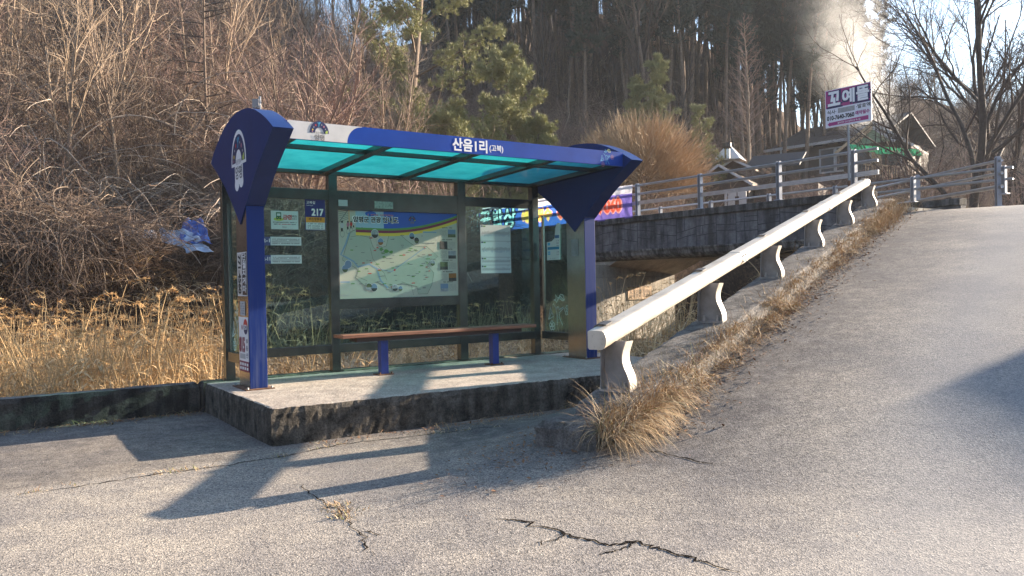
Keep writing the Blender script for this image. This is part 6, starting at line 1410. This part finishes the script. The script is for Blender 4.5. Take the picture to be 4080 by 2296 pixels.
def make_smoke():
    base = at(2215, 395, 52.5); top = at(2095, -70, 49.5); ax = top - base; Ln = np.linalg.norm(ax); r0, r1 = 1.2, 4.8
    m = bpy.data.materials.new('wood_smoke'); m.use_nodes = True; nt = m.node_tree; nt.nodes.remove(nt.nodes['Principled BSDF']); o = nt.nodes['Material Output']
    v = nt.nodes.new('ShaderNodeVolumePrincipled'); v.inputs['Color'].default_value = (1, 1, 1, 1); v.inputs['Anisotropy'].default_value = 0.35
    c = coords(nt); sp = nt.nodes.new('ShaderNodeSeparateXYZ'); nt.links.new(c, sp.inputs[0])
    def mt(op, a, b=None):
        n = nt.nodes.new('ShaderNodeMath'); n.operation = op
        for i, q in enumerate((a, b)):
            if q is None: continue
            if isinstance(q, (int, float)): n.inputs[i].default_value = q
            else: nt.links.new(q, n.inputs[i])
        return n.outputs[0]
    xx = mt('MULTIPLY', sp.outputs[0], sp.outputs[0]); yy = mt('MULTIPLY', sp.outputs[1], sp.outputs[1]); rr = mt('SQRT', mt('ADD', xx, yy))
    t = mt('DIVIDE', sp.outputs[2], Ln); rad = mt('ADD', mt('MULTIPLY', mt('POWER', mt('MAXIMUM', t, 0.0), 0.75), r1 - r0), r0); q = mt('DIVIDE', rr, rad)
    fall = mt('MAXIMUM', mt('SUBTRACT', 1.0, mt('MULTIPLY', q, q)), 0.0)
    n1 = noise(nt, coords(nt, 'Object', (1, 1, 0.6)), 0.75, 6, 0.62, 0.6); mr = nt.nodes.new('ShaderNodeMapRange'); mr.inputs[1].default_value = 0.34; mr.inputs[2].default_value = 0.76; nt.links.new(n1, mr.inputs[0])
    end = mt('MULTIPLY', mt('MAXIMUM', mt('SUBTRACT', 1.0, mt('POWER', mt('MAXIMUM', t, 0.0), 3.0)), 0.0), mt('MINIMUM', mt('MULTIPLY', mt('MAXIMUM', t, 0.0), 12.0), 1.0))
    d = mt('MULTIPLY', mt('MULTIPLY', mt('MULTIPLY', mt('MULTIPLY', fall, fall), mr.outputs[0]), end), mt('DIVIDE', 1.25, rad)); nt.links.new(d, v.inputs['Density'])
    nt.links.new(v.outputs[0], o.inputs['Volume'])
    try: m.cycles.volume_step_rate = 2.0
    except Exception: pass
    mb = MB(); zz = np.linspace(-0.02, 1.0, 14); mb.tube([(0, 0, Ln*z) for z in zz], [r0 + (r1-r0)*max(z, 0)**0.75 for z in zz], m, 20)
    ob = mb.build('smoke', loc=tuple(base)); ob.rotation_euler = Vector(ax).to_track_quat('Z', 'Y').to_euler(); tag(ob, 'pale wood smoke drifting up from the house behind the restaurant sign', 'smoke', kind='stuff')
make_smoke()
def make_haze():
    m = bpy.data.materials.new('valley_haze'); m.use_nodes = True; nt = m.node_tree; nt.nodes.remove(nt.nodes['Principled BSDF'])
    v = nt.nodes.new('ShaderNodeVolumePrincipled'); v.inputs['Color'].default_value = (0.82, 0.88, 0.95, 1); v.inputs['Density'].default_value = HAZE; v.inputs['Anisotropy'].default_value = 0.2
    nt.links.new(v.outputs[0], nt.nodes['Material Output'].inputs['Volume'])
    mb = MB(); mb.box(-135, 290, -135, 330, -4, 92, m); tag(mb.build('haze'), 'thin pale winter haze filling the valley air', 'haze', kind='stuff')
HAZE = 0.0005
make_haze()
